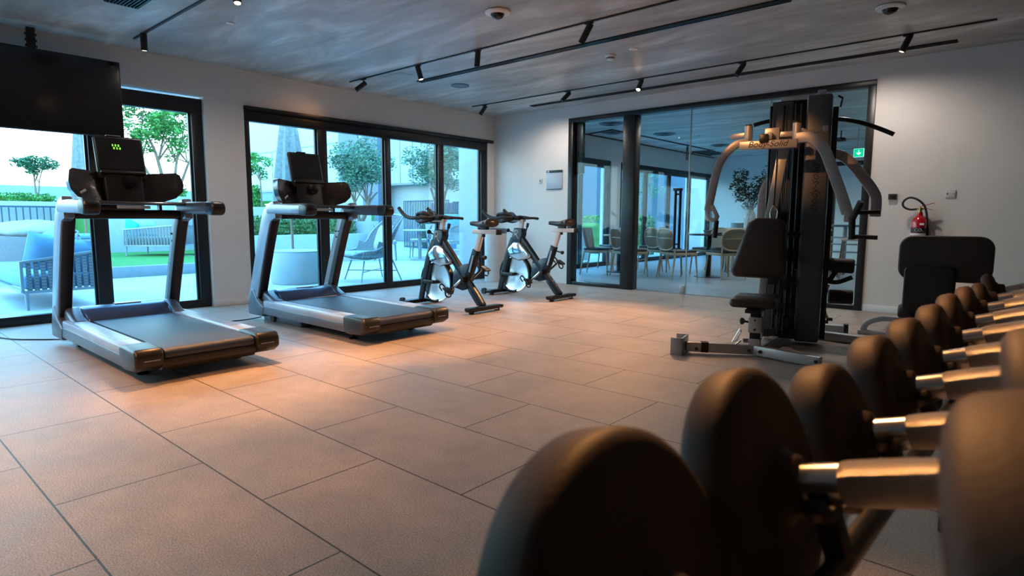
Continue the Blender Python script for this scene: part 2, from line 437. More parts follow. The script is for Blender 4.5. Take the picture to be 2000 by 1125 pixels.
window('window_3', W3[0], W3[1], 2.2, -.10, [(.55,.65),(1.55,1.63),(2.55,2.62),(3.50,3.62)], '')
window('window_4', W4[0], W4[1], 2.2, -.10, [(4.0,4.1),(5.15,5.25),(6.3,6.4),(7.44,7.53),(8.64,8.76)], '')

# glass partition in the back wall
f = MB().box(1.52, 5.505, -.02, .13, 2.40, 2.465, .003).box(1.52, 1.60, -.02, .13, 0, 2.41, .003).box(5.43, 5.505, -.02, .13, 0, 2.41, .003)
f.box(1.60, 2.47, -.01, .11, 0, .05, .003).box(4.93, 5.43, -.01, .11, 0, .05, .003)
pt = struct('door_1', f, M['frame'])
struct('post', MB().box(2.46, 2.645, -.03, .13, 0, 2.41, .004), M['frame'], pt)
struct('upper_dark_box', MB().box(1.60, 1.72, .07, .13, 1.66, 2.40, .003), M['frame'], pt)  # dark box imitating the window header seen through the glass
struct('fixed_pane', MB().box(1.60, 2.46, .045, .055, .05, 2.40), M['pglass'], pt)
struct('swing_pane', MB().box(2.655, 3.415, .045, .055, .012, 2.395), M['pglass'], pt)
struct('wide_pane', MB().box(3.425, 4.41, .045, .055, .012, 2.40), M['pglass'], pt)
struct('side_pane', MB().box(4.418, 5.43, .045, .055, .012, 2.40), M['pglass'], pt)
struct('glass_edge', MB().box(3.412, 3.424, .04, .06, .012, 2.40), M['gedge'], pt)
struct('seam', MB().box(4.410, 4.417, .044, .056, .012, 2.40), M['gedge'], pt)
struct('threshold', MB().box(2.65, 5.43, .03, .09, 0, .008), M['silver'], pt)
hd = MB()
for yy in (-.02, .12): hd.cyl((3.27, yy, .60), (3.27, yy, 1.38), .018)
for zz in (.66, 1.32): hd.cyl((3.27, -.02, zz), (3.27, .12, zz), .011)
hd.box(3.24, 3.35, -.04, .02, 1.36, 1.395, .004)
struct('door_handle', hd, M['blackmetal'], pt)
struct('patch_fitting', MB().box(3.34, 3.41, .03, .07, .012, .11, .003), M['gymsil'], pt)

# ------------------------------------------------------------ ceiling fixtures
def track(x0, x1, y, label, nm='lighting_track', wd=.011):
    return tag(obj(nm, MB().box(x0, x1, y-wd, y+wd, H-.012, H-.0005, .002), M['black']), label, 'track', 'ceiling tracks')
track(.46, 6.0, -5.40, 'black ceiling track nearest the camera, above the first treadmill')
track(.44, 4.76, -3.06, 'long black spotlight track across the middle of the ceiling')
track(.41, 6.52, -.92, 'thin black spotlight track nearest the glass partition')
track(.6, 6.8, -8.3, 'black ceiling track behind the viewpoint')

def track_spot(loc, dirv, label, lit, stem=.05, L=.15):
    x, y = loc; t = thing('track_spotlight', label, 'spotlight', (x, y, H-.012), 0, 'spotlights on the ceiling tracks')
    obj('adapter', MB().box(-.04, .04, -.012, .012, -.012, 0, .002), M['black'], t)
    obj('stem', MB().cyl((0, 0, -.012), (0, 0, -stem), .006, 8), M['black'], t)
    d = Vector(dirv).normalized(); c = Vector((0, 0, -stem-.01))
    a = c - d*.035; b = c + d*(L-.035)
    obj('housing', MB().lathe([(0,0),(.026,0),(.028,.004),(.028,L),(.023,L),(.021,L-.014),(0,L-.014)], a, d, 20), M['black'], t)
    obj('lens', MB().cyl(b-d*.013, b-d*.003, .021, 16), M['bulb'] if lit else M['softbulb'] if lit is None else M['black'], t)
    if lit:
        p = Vector((x, y, H-.012)) + b + d*.012
        lamp('SPOT', 'spot_beam', p, lit, WARM, p+d, .02, 75, .8)
    return t
S = track_spot
S((.70, -5.40), (0, 0, -1), 'short vertical black spotlight above the gap between screen and doors', None, .02)
S((.72, -3.06), (-.75, -.5, -.6), 'lit spotlight tilted towards the left wall, on the middle track', 2.5, .05)
S((1.72, -3.06), (.25, .15, -1), 'lit spotlight second along the middle track', 50, .03)
S((2.62, -3.06), (-.1, 0, -1), 'unlit black spotlight third along the middle track', False, .03)
S((3.93, -3.06), (-.55, .0, -.8), 'large tilted black spotlight at the top edge of the picture', False, .03, .17)
S((.66, -.92), (-.45, -.3, -.8), 'small black spotlight nearest the room corner', False, .03)
S((2.16, -.92), (-.35, -.45, -.6), 'black spotlight above the narrow fixed glass pane', False, .03)
S((3.22, -.92), (.05, -.62, -.85), 'brightly lit spotlight above the glass door', 190, .03)
S((4.42, -.92), (-.35, -.4, -.8), 'unlit black spotlight above the wide glass pane', False, .03)
S((5.90, -.92), (-.35, -.2, -.9), 'black spotlight at the right end of the far track', None, .03)
# lamps of the room that stand behind and above the viewpoint
for x, y, tx, ty, e in ((4.3, -8.3, 4.0, -6.9, 115), (2.3, -8.3, 2.6, -7.0, 100)):
    S((x, y), (tx-x, ty-y, -1.9), 'lit spotlight on the rear track, outside the picture, %s' % ('middle' if x == 4.3 else 'right' if x > 5 else 'left'), e, .03)
for x, y, tx, ty, tz, e, an, w_ in ((2.55, -5.40, 3.25, -5.75, 0, 190, 45, 'leftmost'), (3.6, -5.40, 3.1, -4.3, 0, 190, 45, 'second from left'), (4.9, -5.40, 5.36, -2.80, 1.66, 110, 14, 'third from left'), (5.6, -5.40, 6.75, -6.5, .8, 170, 60, 'rightmost')):
    t = S((x, y), (tx-x, ty-y, tz-H), 'lit spotlight on the nearest track, above the picture, %s' % w_, e, .03)
    SC.collection.objects['spot_beam' if 0 else [o.name for o in SC.collection.objects if o.name.startswith('spot_beam')][-1]].data.spot_size = math.radians(an)

def slot(x0, x1, y, label, n):
    t = thing('linear_air_diffuser', label, 'air vent', (x0, y, H), 0, 'linear slot diffusers')
    L = x1-x0
    obj('slot_frame', MB().box(0, L, -.050, .050, -.005, -.0005), M['black'], t)
    bl = MB()
    for k in range(3): bl.box(.0, L, -.045+.035*k, -.035+.035*k, -.014, -.006)
    obj('blade', bl, M['blackmetal'], t)
    sg = MB()
    for k in range(n):
        a = L*(k+.12)/n; sg.box(a, a+L/n*.62, -.028, .024, -.0095, -.0075)
    obj('silver_deflector', sg, M['chrome'], t)
slot(1.09, 5.37, -2.51, 'long black slot air diffuser in the middle of the ceiling', 6)
slot(1.11, 6.21, -.38, 'long black slot air diffuser close to the glass partition', 7)

def dome_cam(x, y, s, label):
    t = thing('dome_camera', label, 'security camera', (x, y, H), 0, 'ceiling dome cameras')
    obj('ring', MB().lathe([(0,0),(.095*s,0),(.105*s,-.006),(.10*s,-.016),(.062*s,-.026),(.055*s,-.02),(0,-.02)], seg=32), M['white'], t)
    obj('dome', MB().lathe([(0,-.062*s),(.02*s,-.060*s),(.042*s,-.048*s),(.052*s,-.03*s),(.054*s,-.018)], seg=24), M['blackgloss'], t)
dome_cam(3.51, -3.74, 1.0, 'white round dome camera over the middle of the gym floor')
dome_cam(5.91, -1.83, 1.0, 'white round dome camera above the multi gym, right of the ceiling')
t = thing('smoke_detector', 'white smoke detector beside the long ceiling slot', 'smoke detector', (3.50, -2.04, H))
obj('base', MB().lathe([(0,0),(.055,0),(.055,-.014),(.05,-.02),(0,-.02)], seg=24), M['white'], t)
obj('sensor_head', MB().lathe([(0,-.055),(.025,-.055),(.034,-.047),(.040,-.03),(.042,-.02)], seg=24), M['white'], t)
obj('vent_ring', MB().lathe([(.0385,-.042),(.0415,-.040),(.0425,-.030),(.0405,-.028)], seg=12), M['greyp'], t)
def downlight(x, y, r, l, e=30):
    t = thing('fill_downlight', l, 'ceiling light', (x, y, H), 0, 'small recessed ceiling lights')
    obj('trim_ring', MB().lathe([(r*.6,0),(r,0),(r,-.006),(r*.7,-.012),(r*.6,-.006)], seg=24), M['white'], t)
    obj('diffuser', MB().lathe([(0,-.005),(r*.62,-.005),(r*.62,-.001),(0,-.001)], seg=20), M['softbulb'], t)
    lamp('SPOT', 'fill_beam', (x, y, H-.02), e, (1, .86, .76), (x, y, 0), .04, 165, .6)  # very wide beam added as neutral fill for the room
for x, y, r, l in ((3.79, -2.08, .045, 'small white ceiling disc right of the smoke detector'), (1.58, -5.01, .035, 'small white ceiling disc left of the middle track'),
                   (5.51, -.77, .035, 'small white ceiling disc near the right end of the far track'), (1.49, -.75, .03, 'small white ceiling disc near the room corner')):
    downlight(x, y, r, l)
for x, y, l in ((2.0, -7.6, 'small white recessed ceiling light at the rear left of the room'),):
    downlight(x, y, .045, l)  # unseen lamp added for neutral fill
t = thing('ceiling_speaker', 'round dark ceiling speaker grille above the bikes', 'speaker', (1.30, -2.03, H))
obj('rim', MB().lathe([(0,0),(.115,0),(.115,-.008),(.10,-.012),(0,-.006)], seg=32), M['greyp'], t)
obj('grille', MB().lathe([(0,-.016),(.05,-.016),(.098,-.0125),(.098,-.008)], seg=32), M['shroud'], t)
tag(obj('access_hatch', MB().box(.95, 1.28, -2.95, -2.72, H-.003, H+.002), M['concrete']), 'faint square access hatch in the concrete ceiling', 'hatch')
t = thing('air_grille', 'dark square ceiling grille cut by the top edge at far left', 'air vent', (1.57, -5.78, H))
g = MB().box(-.17, .17, -.12, .12, -.012, -.0005, .003); obj('frame', g, M['blackmetal'], t)
g = MB()
for k in range(9): g.box(-.15, .15, -.10+k*.024, -.092+k*.024, -.02, -.012)
obj('louvre', g, M['frame'], t)

# television
t = thing('television', 'large black wall television hanging from a ceiling pole at top left', 'television', (.22, -6.12, 1.75))
obj('casing', MB().box(-.02, .025, -.65, .65, 0, .70, .006), M['black'], t)
obj('screen', MB().box(.0255, .028, -.64, .64, .012, .69), M['screen'], t)
obj('back_box', MB().box(-.07, -.02, -.3, .3, .15, .55, .01), M['black'], t)
obj('pole', MB().box(-.075, -.03, -.03, .03, .45, .885, .004), M['blackmetal'], t)
bb = MB()
for z in (.73, .78, .83): bb.cyl((-.05, -.042, z), (-.05, .042, z), .011, 10)
obj('bolt', bb, M['black'], t)

# wall fittings on the back wall
t = thing('fire_extinguisher', 'red carbon dioxide fire extinguisher with black hose on the right wall', 'fire extinguisher', (5.985, -.085, .70))
R = .068
obj('cylinder', MB().lathe([(0,0),(R*.9,0),(R,.012),(R,.272),(R*.93,.298),(R*.7,.320),(R*.42,.335),(R*.36,.35),(R*.36,.372),(0,.372)], seg=32), M['red'], t)
obj('label_band', MB().lathe([(R+.0008,.166),(R+.0012,.166),(R+.0012,.216),(R+.0008,.216)], seg=32), M['black'], t)
obj('white_band', MB().lathe([(R+.0008,.138),(R+.0012,.138),(R+.0012,.160),(R+.0008,.160)], seg=32), M['white'], t)
obj('sticker', MB().box(.012, .05, -R-.001, -R*.72, .242, .262), M['white'], t)
obj('valve', MB().cyl((0,0,.372), (0,0,.42), .017).box(-.03, .03, -.014, .014, .395, .415, .003), M['brass'], t)
obj('handle', MB().bars([(-.01,0,.425),(.05,0,.445),(.115,0,.465)], .016, .006, (0,1,0)).bars([(0,0,.41),(.06,0,.408),(.105,0,.395)], .016, .005, (0,1,0)), M['red'], t)
obj('hose', MB().tube([(-.02,0,.405),(-.09,-.005,.40),(-.145,-.01,.43),(-.15,-.01,.48),(-.10,-.01,.52),(-.03,-.005,.50),(.03,0,.44),(.055,0,.36),(.065,0,.28),(.072,0,.20)], .0105, 10, smooth=6), M['rubber'], t)
obj('horn', MB().cyl((.072,0,.21), (.078,0,.02), .014, 16, .03), M['black'], t)
obj('bracket', MB().box(-.02, .02, .05, .084, .18, .24), M['black'], t)

def plate(name, x, z, wd, ht, label, cat, m, dep=.012):
    t = thing(name, label, cat, (x, 0, z)); obj('plate', MB().box(-wd/2, wd/2, -dep, 0, -ht/2, ht/2, .002), m, t); return t
t = plate('wall_sensor', 5.722, 1.235, .075, .06, 'small bronze square sensor on the wall left of the extinguisher', 'sensor', M['bronze'], .03)
obj('lens', MB().box(-.03, .03, -.033, -.03, -.02, .02, .001), M['black'], t)
t = plate('wall_socket', 6.215, 1.255, .085, .075, 'white double switch plate right of the extinguisher', 'switch', M['sofa'])
obj('switch', MB().box(-.030, -.018, -.016, -.012, -.008, .008, .001), M['greyp'], t)
obj('screw', MB().cyl((.032, -.012, 0), (.032, -.0145, 0), .004, 8), M['greyp'], t)
t = plate('light_switch', .99, 1.575, .06, .07, 'tiny white switch on the wall between the corner and the notice', 'switch', M['sofa'])
obj('rocker', MB().box(-.012, .012, -.016, -.012, -.016, .016, .001), M['greyp'], t)
t = plate('notice_board', 1.26, 1.575, .30, .26, 'pale blue notice panel with a dark header beside the glass partition', 'sign', M['sign'])
obj('header', MB().box(-.15, .155, -.016, -.012, .115, .150, .001), M['black'], t)
obj('header_mark', MB().box(-.13, -.095, -.0175, -.016, .120, .143), M['sign'], t)
obj('footer', MB().box(-.15, .14, -.016, -.012, -.142, -.130, .001), M['navy'], t)
t = thing('waste_bin', 'tall round white bin with a grey lid in the corner', 'bin', (.42, -.42, 0))
obj('body', MB().lathe([(0,0),(.17,0),(.175,.01),(.175,.76),(0,.76)], seg=40), M['bin'], t)
obj('lid', MB().lathe([(.177,.76),(.178,.82),(.17,.835),(.12,.84),(.10,.82),(0,.82)], seg=40), M['greyp'], t)
def text_mesh(s, size, m, name, parent, loc, rot, ext=.001, shear=0, align='CENTER'):
    cu = D.curves.new('txt', 'FONT'); cu.body = s; cu.size = size; cu.extrude = ext; cu.shear = shear; cu.align_x = align; cu.align_y = 'CENTER'
    o = D.objects.new('txt', cu); COL.objects.link(o); bpy.context.view_layer.update()
    me = D.meshes.new_from_object(o.evaluated_get(bpy.context.evaluated_depsgraph_get())); D.objects.remove(o); D.curves.remove(cu)
    me.name = name; me.materials.clear(); me.materials.append(m)
    q = D.objects.new(name, me); COL.objects.link(q); q.parent = parent; q.location = loc; q.rotation_euler = rot
    return q

ext = [o for o in D.objects if o.name == 'fire_extinguisher'][0]
text_mesh('CO', .042, M['white'], 'label_lettering', ext, (.004, -.0715, .191), (pi/2, 0, 0), .0006)
text_mesh('2', .022, M['white'], 'label_lettering', ext, (.042, -.062, .182), (pi/2, 0, .55), .0006)
# ------------------------------------------------------------ treadmill (x: 0 motor end .. 1.9 rear end)
def make_treadmill(label, loc):
    t = thing('treadmill', label, 'treadmill', loc, 0, 'treadmills in front of the glass doors')
    for s in (-1, 1):
        y0, y1 = sorted((s*.30, s*.435))
        sec = [(y0, .130), (y1, .130), (y1, .205), (y1-.012 if s > 0 else y1, .222), (y0 if s > 0 else y0+.012, .222), (y0, .205)] if 0 else [(y0, .135), (y1, .135), (y1, .215), (y0, .215)]
        sr = obj('side_rail', MB().prism(sec, 'x', .26, 1.66, .012), M['silverlt'], t)
        g = MB()
        for k in range(5):
            yy = s*(.325+.02*k); g.box(.30, 1.40, yy-.004, yy+.004, .2145, .2165)
        obj('foot_grip', g, M['silver'], sr)
        obj('side_skirt', MB().box(.26, 1.66, *sorted((s*.395, s*.442)), .085, .165, .010), M['greyp'], t)
        cap = MB().prism([(1.60,.09),(1.66,.075),(1.84,.085),(1.90,.12),(1.90,.19),(1.875,.222),(1.66,.224),(1.60,.216)], 'y', *sorted((s*.285, s*.445)), .018, 3)
        rc = obj('rear_cap', cap, M['black'], t)
        obj('cap_stripe', MB().box(1.901, 1.904, *sorted((s*.31, s*.40)), .150, .156), M['silver'], rc)
        # uprights: silver outer blade with black core
        pth = [(.03,0,.10), (.075,0,.24), (.22,0,.60), (.35,0,.90), (.405,0,1.0), (.46,0,1.045), (.56,0,1.07)]
        P = [(x, s*.405, z) for x, y, z in pth]
        u = obj('upright', MB().bars(P, .07, .165, (0,1,0), .014, 3), M['silver'] , t)
        obj('upright_cover', MB().bars([(x+.06, s*.388, z) for x, y, z in pth[1:5]], .082, .075, (0,1,0), .01, 3), M['black'], u)
        bt = MB()
        for zz, xx in ((.86,.32),(.86,.27),(.80,.28)): bt.cyl((xx, -s*.002+s*.371-s*.008, zz), (xx, s*.372, zz), .008, 8)
        obj('bolt', bt, M['black'], u)
        arm = obj('handrail', MB().prism([(.42,1.03),(1.0,1.02),(1.03,1.04),(1.03,1.105),(1.0,1.118),(.50,1.122),(.42,1.10)], 'y', *sorted((s*.36, s*.45)), .02, 3), M['silver'] if s < 0 else M['greyp'], t)  # darker grey on the far rail paints in its backlit look
        obj('grip_cap', MB().prism([(.99,1.018),(1.11,1.012),(1.145,1.035),(1.15,1.085),(1.12,1.115),(.99,1.122)], 'y', *sorted((s*.355, s*.455)), .022, 3), M['black'], arm)
        foot = obj('foot', MB().lathe([(0,0),(.035,0),(.038,.006),(.022,.018),(.010,.022),(.009,.09),(0,.09)], (1.53, s*.30, 0), seg=20), M['black'], t)
        obj('base_bracket', MB().prism([(-.03,.06),(.26,.06),(.30,.16),(.17,.22),(.10,.33),(.04,.30),(-.03,.15)], 'y', *sorted((s*.36, s*.447)), .02, 3), M['greyp'], t)
        obj('transport_wheel', MB().cyl((.26, s*.30, .04), (.26, s*.35, .04), .04, 20), M['rubber'], t)
    obj('belt', MB().prism([(.34,.208),(1.83,.208),(1.862,.198),(1.875,.17),(1.862,.142),(1.83,.13),(.34,.16)], 'y', -.275, .275, 0), M['belt'], t, 60)
    obj('belt_gap', MB().box(.30, 1.70, -.302, .302, .15, .200), M['black'], t)
    obj('rear_roller_guard', MB().prism([(1.70,.06),(1.84,.07),(1.87,.10),(1.872,.145),(1.84,.15),(1.70,.15)], 'y', -.29, .29, .006), M['black'], t)
    obj('deck_underside', MB().box(.10, 1.72, -.36, .36, .075, .14, .01), M['black'], t)
    obj('lift_base', MB().box(.05, .75, -.33, .33, .0, .075, .01), M['greyp'], t)
    # motor hood
    hp = [(.02,.14),(.06,.235),(.14,.292),(.22,.305),(.30,.285),(.37,.235),(.40,.212),(.40,.14)]
    hood = obj('motor_hood', MB().prism(hp, 'y', -.30, .30, .02, 3), M['hood'], t, 60)
    for s in (-1, 1):
        obj('hood_shoulder', MB().prism([(.02,.12),(.05,.22),(.14,.30),(.22,.298),(.36,.235),(.44,.214),(.44,.14)], 'y', *sorted((s*.29, s*.40)), .03, 4), M['greyp'], hood, 60)
    obj('hood_strip', MB().prism([(.175,.3075),(.235,.3055),(.235,.3065),(.175,.3085)], 'y', -.07, .12), M['white'], hood)  # thin white strip across the hood top
    # cross bars and console
    obj('crossbar', MB().box(.40, .50, -.37, .37, .985, 1.055, .02, 3), M['black'], t)
    sh = obj('tray', MB().prism([(.30,1.095),(.62,1.090),(.64,1.10),(.62,1.118),(.30,1.125)], 'y', -.40, .40, .008), M['console'], t)
    obj('reading_slot', MB().box(.625, .643, -.12, .10, 1.062, 1.085, .002), M['sign'], sh)
    obj('tray_bracket', MB().box(.42, .52, -.25, .10, 1.05, 1.10, .006).box(.42,.47,.22,.24,1.04,1.10), M['black'], t)
    wing = MB()
    for s in (-1, 1):
        # wing bowl: outline in (y,z), bent toward the runner at the outer end
        out = [(.02,1.115),(.26,1.12),(.335,1.150),(.378,1.20),(.388,1.26),(.372,1.335),(.350,1.352),(.22,1.345),(.10,1.33),(.02,1.33)]
        tb = bmesh.new(); fr = []; bk = []
        for y, z in out:
            bend = .16*max(0, (y-.10)/.28)**1.6 - (z-1.12)*.16
            fr.append(tb.verts.new((.36+bend+.035, s*y, z))); bk.append(tb.verts.new((.36+bend-.045, s*y, z)))
        n_ = len(out)
        cf = tb.verts.new((.415 - .03, s*.17, 1.235)); cb = tb.verts.new((.30, s*.17, 1.235))
        for k in range(n_):
            j = (k+1) % n_
            tb.faces.new((fr[k], fr[j], cf)); tb.faces.new((bk[j], bk[k], cb)); tb.faces.new((fr[k], bk[k], bk[j], fr[j]))
        bmesh.ops.recalc_face_normals(tb, faces=tb.faces)
        me = D.meshes.new('w'); tb.to_mesh(me); tb.free()
        wing.bm.from_mesh(me); D.meshes.remove(me)
    cw = obj('console_body', wing, M['console'], t, 50)
    obj('wing_label', MB().rbox((.53, -.30, 1.185), (.006, .05, .016), (.5, 0, .5), .001), M['sofa'], cw)
    scr = MB().rbox((0,0,0), (.05, .335, .345), (0,0,0), .022, 3)
    mt = Matrix.Translation((.36, .0, 1.45)) @ Matrix.Rotation(math.radians(-14), 4, 'Y')
    so = obj('display', scr.xf(mt), M['black'], t)
    obj('display_glass', MB().rbox((.0255, 0, .03), (.003, .30, .245), (0,0,0), .0012, 1).xf(mt), M['screen'], so)
    obj('display_ledge', MB().rbox((.035, 0, -.125), (.03, .31, .022), (0,0,0), .006, 2).xf(mt), M['black'], so)
    obj('top_badge', MB().rbox((.012, -.03, .1735), (.028, .10, .006), (0,0,0), .001, 1).xf(mt), M['silver'], so)
    obj('console_neck', MB().prism([(.30,1.09),(.47,1.09),(.44,1.20),(.42,1.34),(.33,1.36)], 'y', -.135, .135, .02, 3), M['black'], t)
    kb = MB().lathe([(0,0),(.045,0),(.05,.012),(.04,.03),(0,.034)], (.44, .03, 1.27), (1,0,.1), 24); obj('control_knob', kb, M['blackgloss'], t)
    return t, so, mt
tm, so, mt = make_treadmill('nearer treadmill with a green digit readout, left of the picture in front of the television', (1.13, -5.885, 0))
tm2 = dup(tm, (1.165, -4.325, 0), 0, 'second treadmill with a blank console, between the nearer treadmill and the bikes')
# the lit digits exist on the nearer treadmill only
rows = MB()
SEG = {'0': 'abcdef', '3': 'abgcd', '8': 'abcdefg', '5': 'afgcd', '1': 'bc'}
def digit(ch, y, z, h=.030):
    w_ = h*.5; th = .0024
    R_ = {'a': (0,h,w_,h), 'd': (0,0,w_,0), 'g': (0,h/2,w_,h/2), 'f': (0,h/2,0,h), 'e': (0,0,0,h/2), 'b': (w_,h/2,w_,h), 'c': (w_,0,w_,h/2)}
    for c in SEG[ch]:
        a = R_[c]; rows.box(.0275, .0290, y+a[0]-th/2, y+a[2]+th/2, z+a[1]-th/2, z+a[3]+th/2)
for k_, c_ in enumerate('300'): digit(c_, -.050+.020*k_, .088, .013); digit('858'[k_], -.042+.020*k_, .065, .013)
rows.xf(mt); obj('lit_digits', rows, M['led'], so, label='green lit digits')

def cable(name, pts, label, r=.005):
    return tag(obj(name, MB().tube(pts, r, 8, smooth=6), M['rubber']), label, 'cable', 'treadmill power cords')
cable('power_cord', [(-.0+.03,-6.75,.006),(.35,-6.62,.006),(.7,-6.50,.006),(.95,-6.28,.006),(1.15,-6.15,.02)], 'black power cord lying on the floor left of the nearer treadmill')
cable('power_cord', [(.9,-5.30,.006),(1.05,-5.15,.006),(1.12,-4.95,.006),(1.15,-4.80,.006),(1.18,-4.66,.02)], 'black power cord lying on the floor behind the nearer treadmill, leading to the second')

# ------------------------------------------------------------ indoor cycle (x: 0 front foot .. 1.07 rear foot, rider faces -x)
def make_bike(label, loc, bottle=False):
    t = thing('exercise_bike', label, 'exercise bike', loc, 0, 'indoor cycles by the corner')
    bm_ = M['blackmetal']
    for nm, x, hw in (('front_foot', .08, .255), ('rear_foot', 1.07, .255)):
        f = MB().sweep([(x, -hw, .042), (x, -hw+.03, .048), (x, hw-.03, .048), (x, hw, .042)], [(-.045,-.018),(.045,-.018),(.045,.006),(.028,.020),(-.028,.020),(-.045,.006)], side=(1,0,0), bev=.004)
        fo = obj(nm, f, bm_, t)
        for s in (-1, 1): obj('levelling_pad', MB().cyl((x, s*(hw-.06), 0), (x, s*(hw-.06), .032), .03, 16), M['rubber'], fo)
        obj('foot_trim', MB().box(x-.046, x+.047, -hw+.09, hw-.09, .020, .029), M['silverlt'], fo)
    obj('transport_wheel', MB().cyl((-.02, -.25, .045), (-.02, -.215, .045), .04, 20).cyl((-.02, .215, .045), (-.02, .25, .045), .04, 20), M['rubber'], t)
    obj('wheel_arm', MB().bar((-.02,-.232,.045), (.08,-.22,.05), .02, .03).bar((-.02,.232,.045), (.08,.22,.05), .02, .03), bm_, t)
    # fork blades either side of the flywheel, up to the head
    for s in (-1, 1):
        obj('fork_blade', MB().bars([(.10,s*.055,.05),(.16,s*.055,.28),(.235,s*.05,.55),(.31,s*.035,.74)], .026, .075, (0,1,0), .006, 3), bm_, t)
    hd = obj('head_housing', MB().prism([(.27,.69),(.33,.875),(.46,.868),(.475,.80),(.43,.69),(.36,.655)], 'y', -.048, .048, .012, 3), M['navy'], t)
    # logo stroke on both faces of the head
    for s in (-1, 1):
        L_ = [(.345,.835),(.385,.845),(.40,.82),(.37,.795),(.345,.79),(.375,.785),(.395,.755),(.415,.735)]
        obj('logo', MB().tube([(x, s*.0495, z) for x, z in L_], .004, 6, smooth=4).tube([(.362, s*.0495, .842), (.352, s*.0495, .80), (.340, s*.0495, .765)], .004, 6), M['white'], hd)
    obj('main_tube', MB().bars([(.40,0,.77),(.58,0,.575),(.80,0,.33),(.95,0,.17),(1.05,0,.055)], .062, .075, (0,1,0), .012, 3), bm_, t)
    obj('main_tube_inlay', MB().bars([(.86,0,.235),(.94,0,.14),(1.0,0,.075)], .066, .035, (0,1,0), .004, 2), M['navy'], t)
    obj('lower_tube', MB().bars([(.12,0,.055),(.30,0,.045),(.36,0,.06)], .04, .035, (0,1,0), .006), bm_, t)
    obj('seat_tube', MB().bars([(.80,0,.32),(.87,0,.44),(.955,0,.66)], .06, .085, (0,1,0), .012, 2), bm_, t)
    obj('seat_tube_stripe', MB().bar((.875,-.032,.42), (.935,-.032,.60), .008, .022, (0,1,0)), M['silverlt'], t)
    obj('seat_post', MB().bar((.945,0,.62), (1.025,0,.84), .042, .062, (0,1,0), .006), M['white'], t)
    obj('seat_knob', MB().cyl((.98,0,.60), (1.06,0,.585), .009, 10).lathe([(0,0),(.016,0),(.024,.02),(.02,.035),(0,.04)], (1.055,0,.588), (1,0,-.2), 14), M['black'], t)
    sl = obj('seat_slider', MB().box(.915, 1.265, -.03, .03, .832, .878, .006), M['white'], t)
    obj('slider_end', MB().box(1.262, 1.29, -.034, .034, .826, .884, .006), M['black'], sl)
    obj('slider_knob', MB().cyl((1.06,0,.80), (1.06,0,.835), .018, 14), M['black'], sl)
    # saddle
    sd = MB(); tb = bmesh.new(); prof = []
    N_ = 12
    rings = []
    for i in range(N_+1):
        f = i/N_; x = .875+.31*f; wdt = .022 + .085*(max(0, f-.15)/.85)**1.5; zc = .935+.012*math.cos(f*pi*2)*.6+.012*f; th = .020+.022*f
        ring = []
        for k in range(12):
            a = 2*pi*k/12; ring.append(tb.verts.new((x, wdt*math.cos(a), zc+th*math.sin(a)*(1 if math.sin(a) > 0 else 1.2))))
        rings.append(ring)
    for A, B in zip(rings, rings[1:]):
        for k in range(12): tb.faces.new((A[k], A[(k+1) % 12], B[(k+1) % 12], B[k]))
    tb.faces.new(rings[0]); tb.faces.new(rings[-1]); bmesh.ops.recalc_face_normals(tb, faces=tb.faces)
    sd._merge(tb, 0)
    so_ = obj('saddle', sd, M['vinyl'], t, 60)
    obj('saddle_clamp', MB().box(1.02, 1.12, -.022, .022, .873, .915, .004), M['black'], t)
    obj('saddle_back_pad', MB().ell((1.13, 0, .955), .062, .092, .028), M['orange'], so_, 60)
    # handlebar
    obj('bar_post', MB().bar((.405,0,.83), (.43,0,.965), .042, .058, (0,1,0), .006), M['white'], t)
    obj('bar_slider', MB().box(.27, .47, -.028, .028, .955, .985, .005), M['white'], t)
    hb = MB()
    for s in (-1, 1):
        hb.tube([(.30,s*.03,1.0),(.34,s*.12,1.0),(.36,s*.20,1.0),(.27,s*.235,1.0),(.14,s*.235,1.0),(.02,s*.225,1.035),(-.08,s*.215,1.11)], .021, 10, smooth=5)
        hb.tube([(.28,s*.03,1.02),(.20,s*.075,1.055),(.12,s*.06,1.055),(.05,s*.05,1.04),(.02,0,1.03)], .021, 10, smooth=5)
    for s in (-1, 1): hb.tube([(.33,s*.05,.99),(.24,s*.10,.965),(.15,s*.10,.955),(.07,s*.08,.985),(.05,s*.05,1.02)], .022, 10, smooth=5)
    hb.tube([(.44,0,1.0),(.50,.10,1.0),(.52,.2,.995),(.47,.26,.99)], .016, 10, smooth=5)
    obj('handlebar', hb, M['rubber'], t)
    obj('bar_centre', MB().rbox((.31,0,1.0), (.26,.13,.06), (0,0,0), .02), M['black'], t)
    obj('aero_hub', MB().rbox((.14,0,1.02), (.16,.12,.075), (0,.15,0), .03), M['black'], t)
    obj('bar_tail', MB().bars([(.38,0,1.02),(.50,0,1.01),(.57,0,.995)], .05, .03, (0,1,0), .01), M['rubber'], t)
    obj('height_knob', MB().cyl((.30,-.0,.80), (.215,-.01,.835), .008, 10).lathe([(0,0),(.014,0),(.026,.018),(.026,.03),(0,.034)], (.222,-.01,.832), (-1,0,.35), 14), M['black'], t)
    obj('brake_knob', MB().cyl((.485,0,.80), (.52,0,.90), .010, 10).cyl((.515,0,.885), (.53,0,.935), .018, 14), M['navy'], t)
    # brake cover, chrome
    obj('brake_cover', MB().prism([(.33,.69),(.43,.70),(.62,.525),(.60,.49),(.42,.455),(.25,.51),(.22,.60)], 'y', -.062, .062, .025, 3), M['chrome'], t, 60)
    obj('brake_arm', MB().bars([(.18,0,.56),(.28,0,.50),(.40,0,.47),(.52,0,.515)], .05, .028, (0,1,0), .008, 4), M['black'], t)
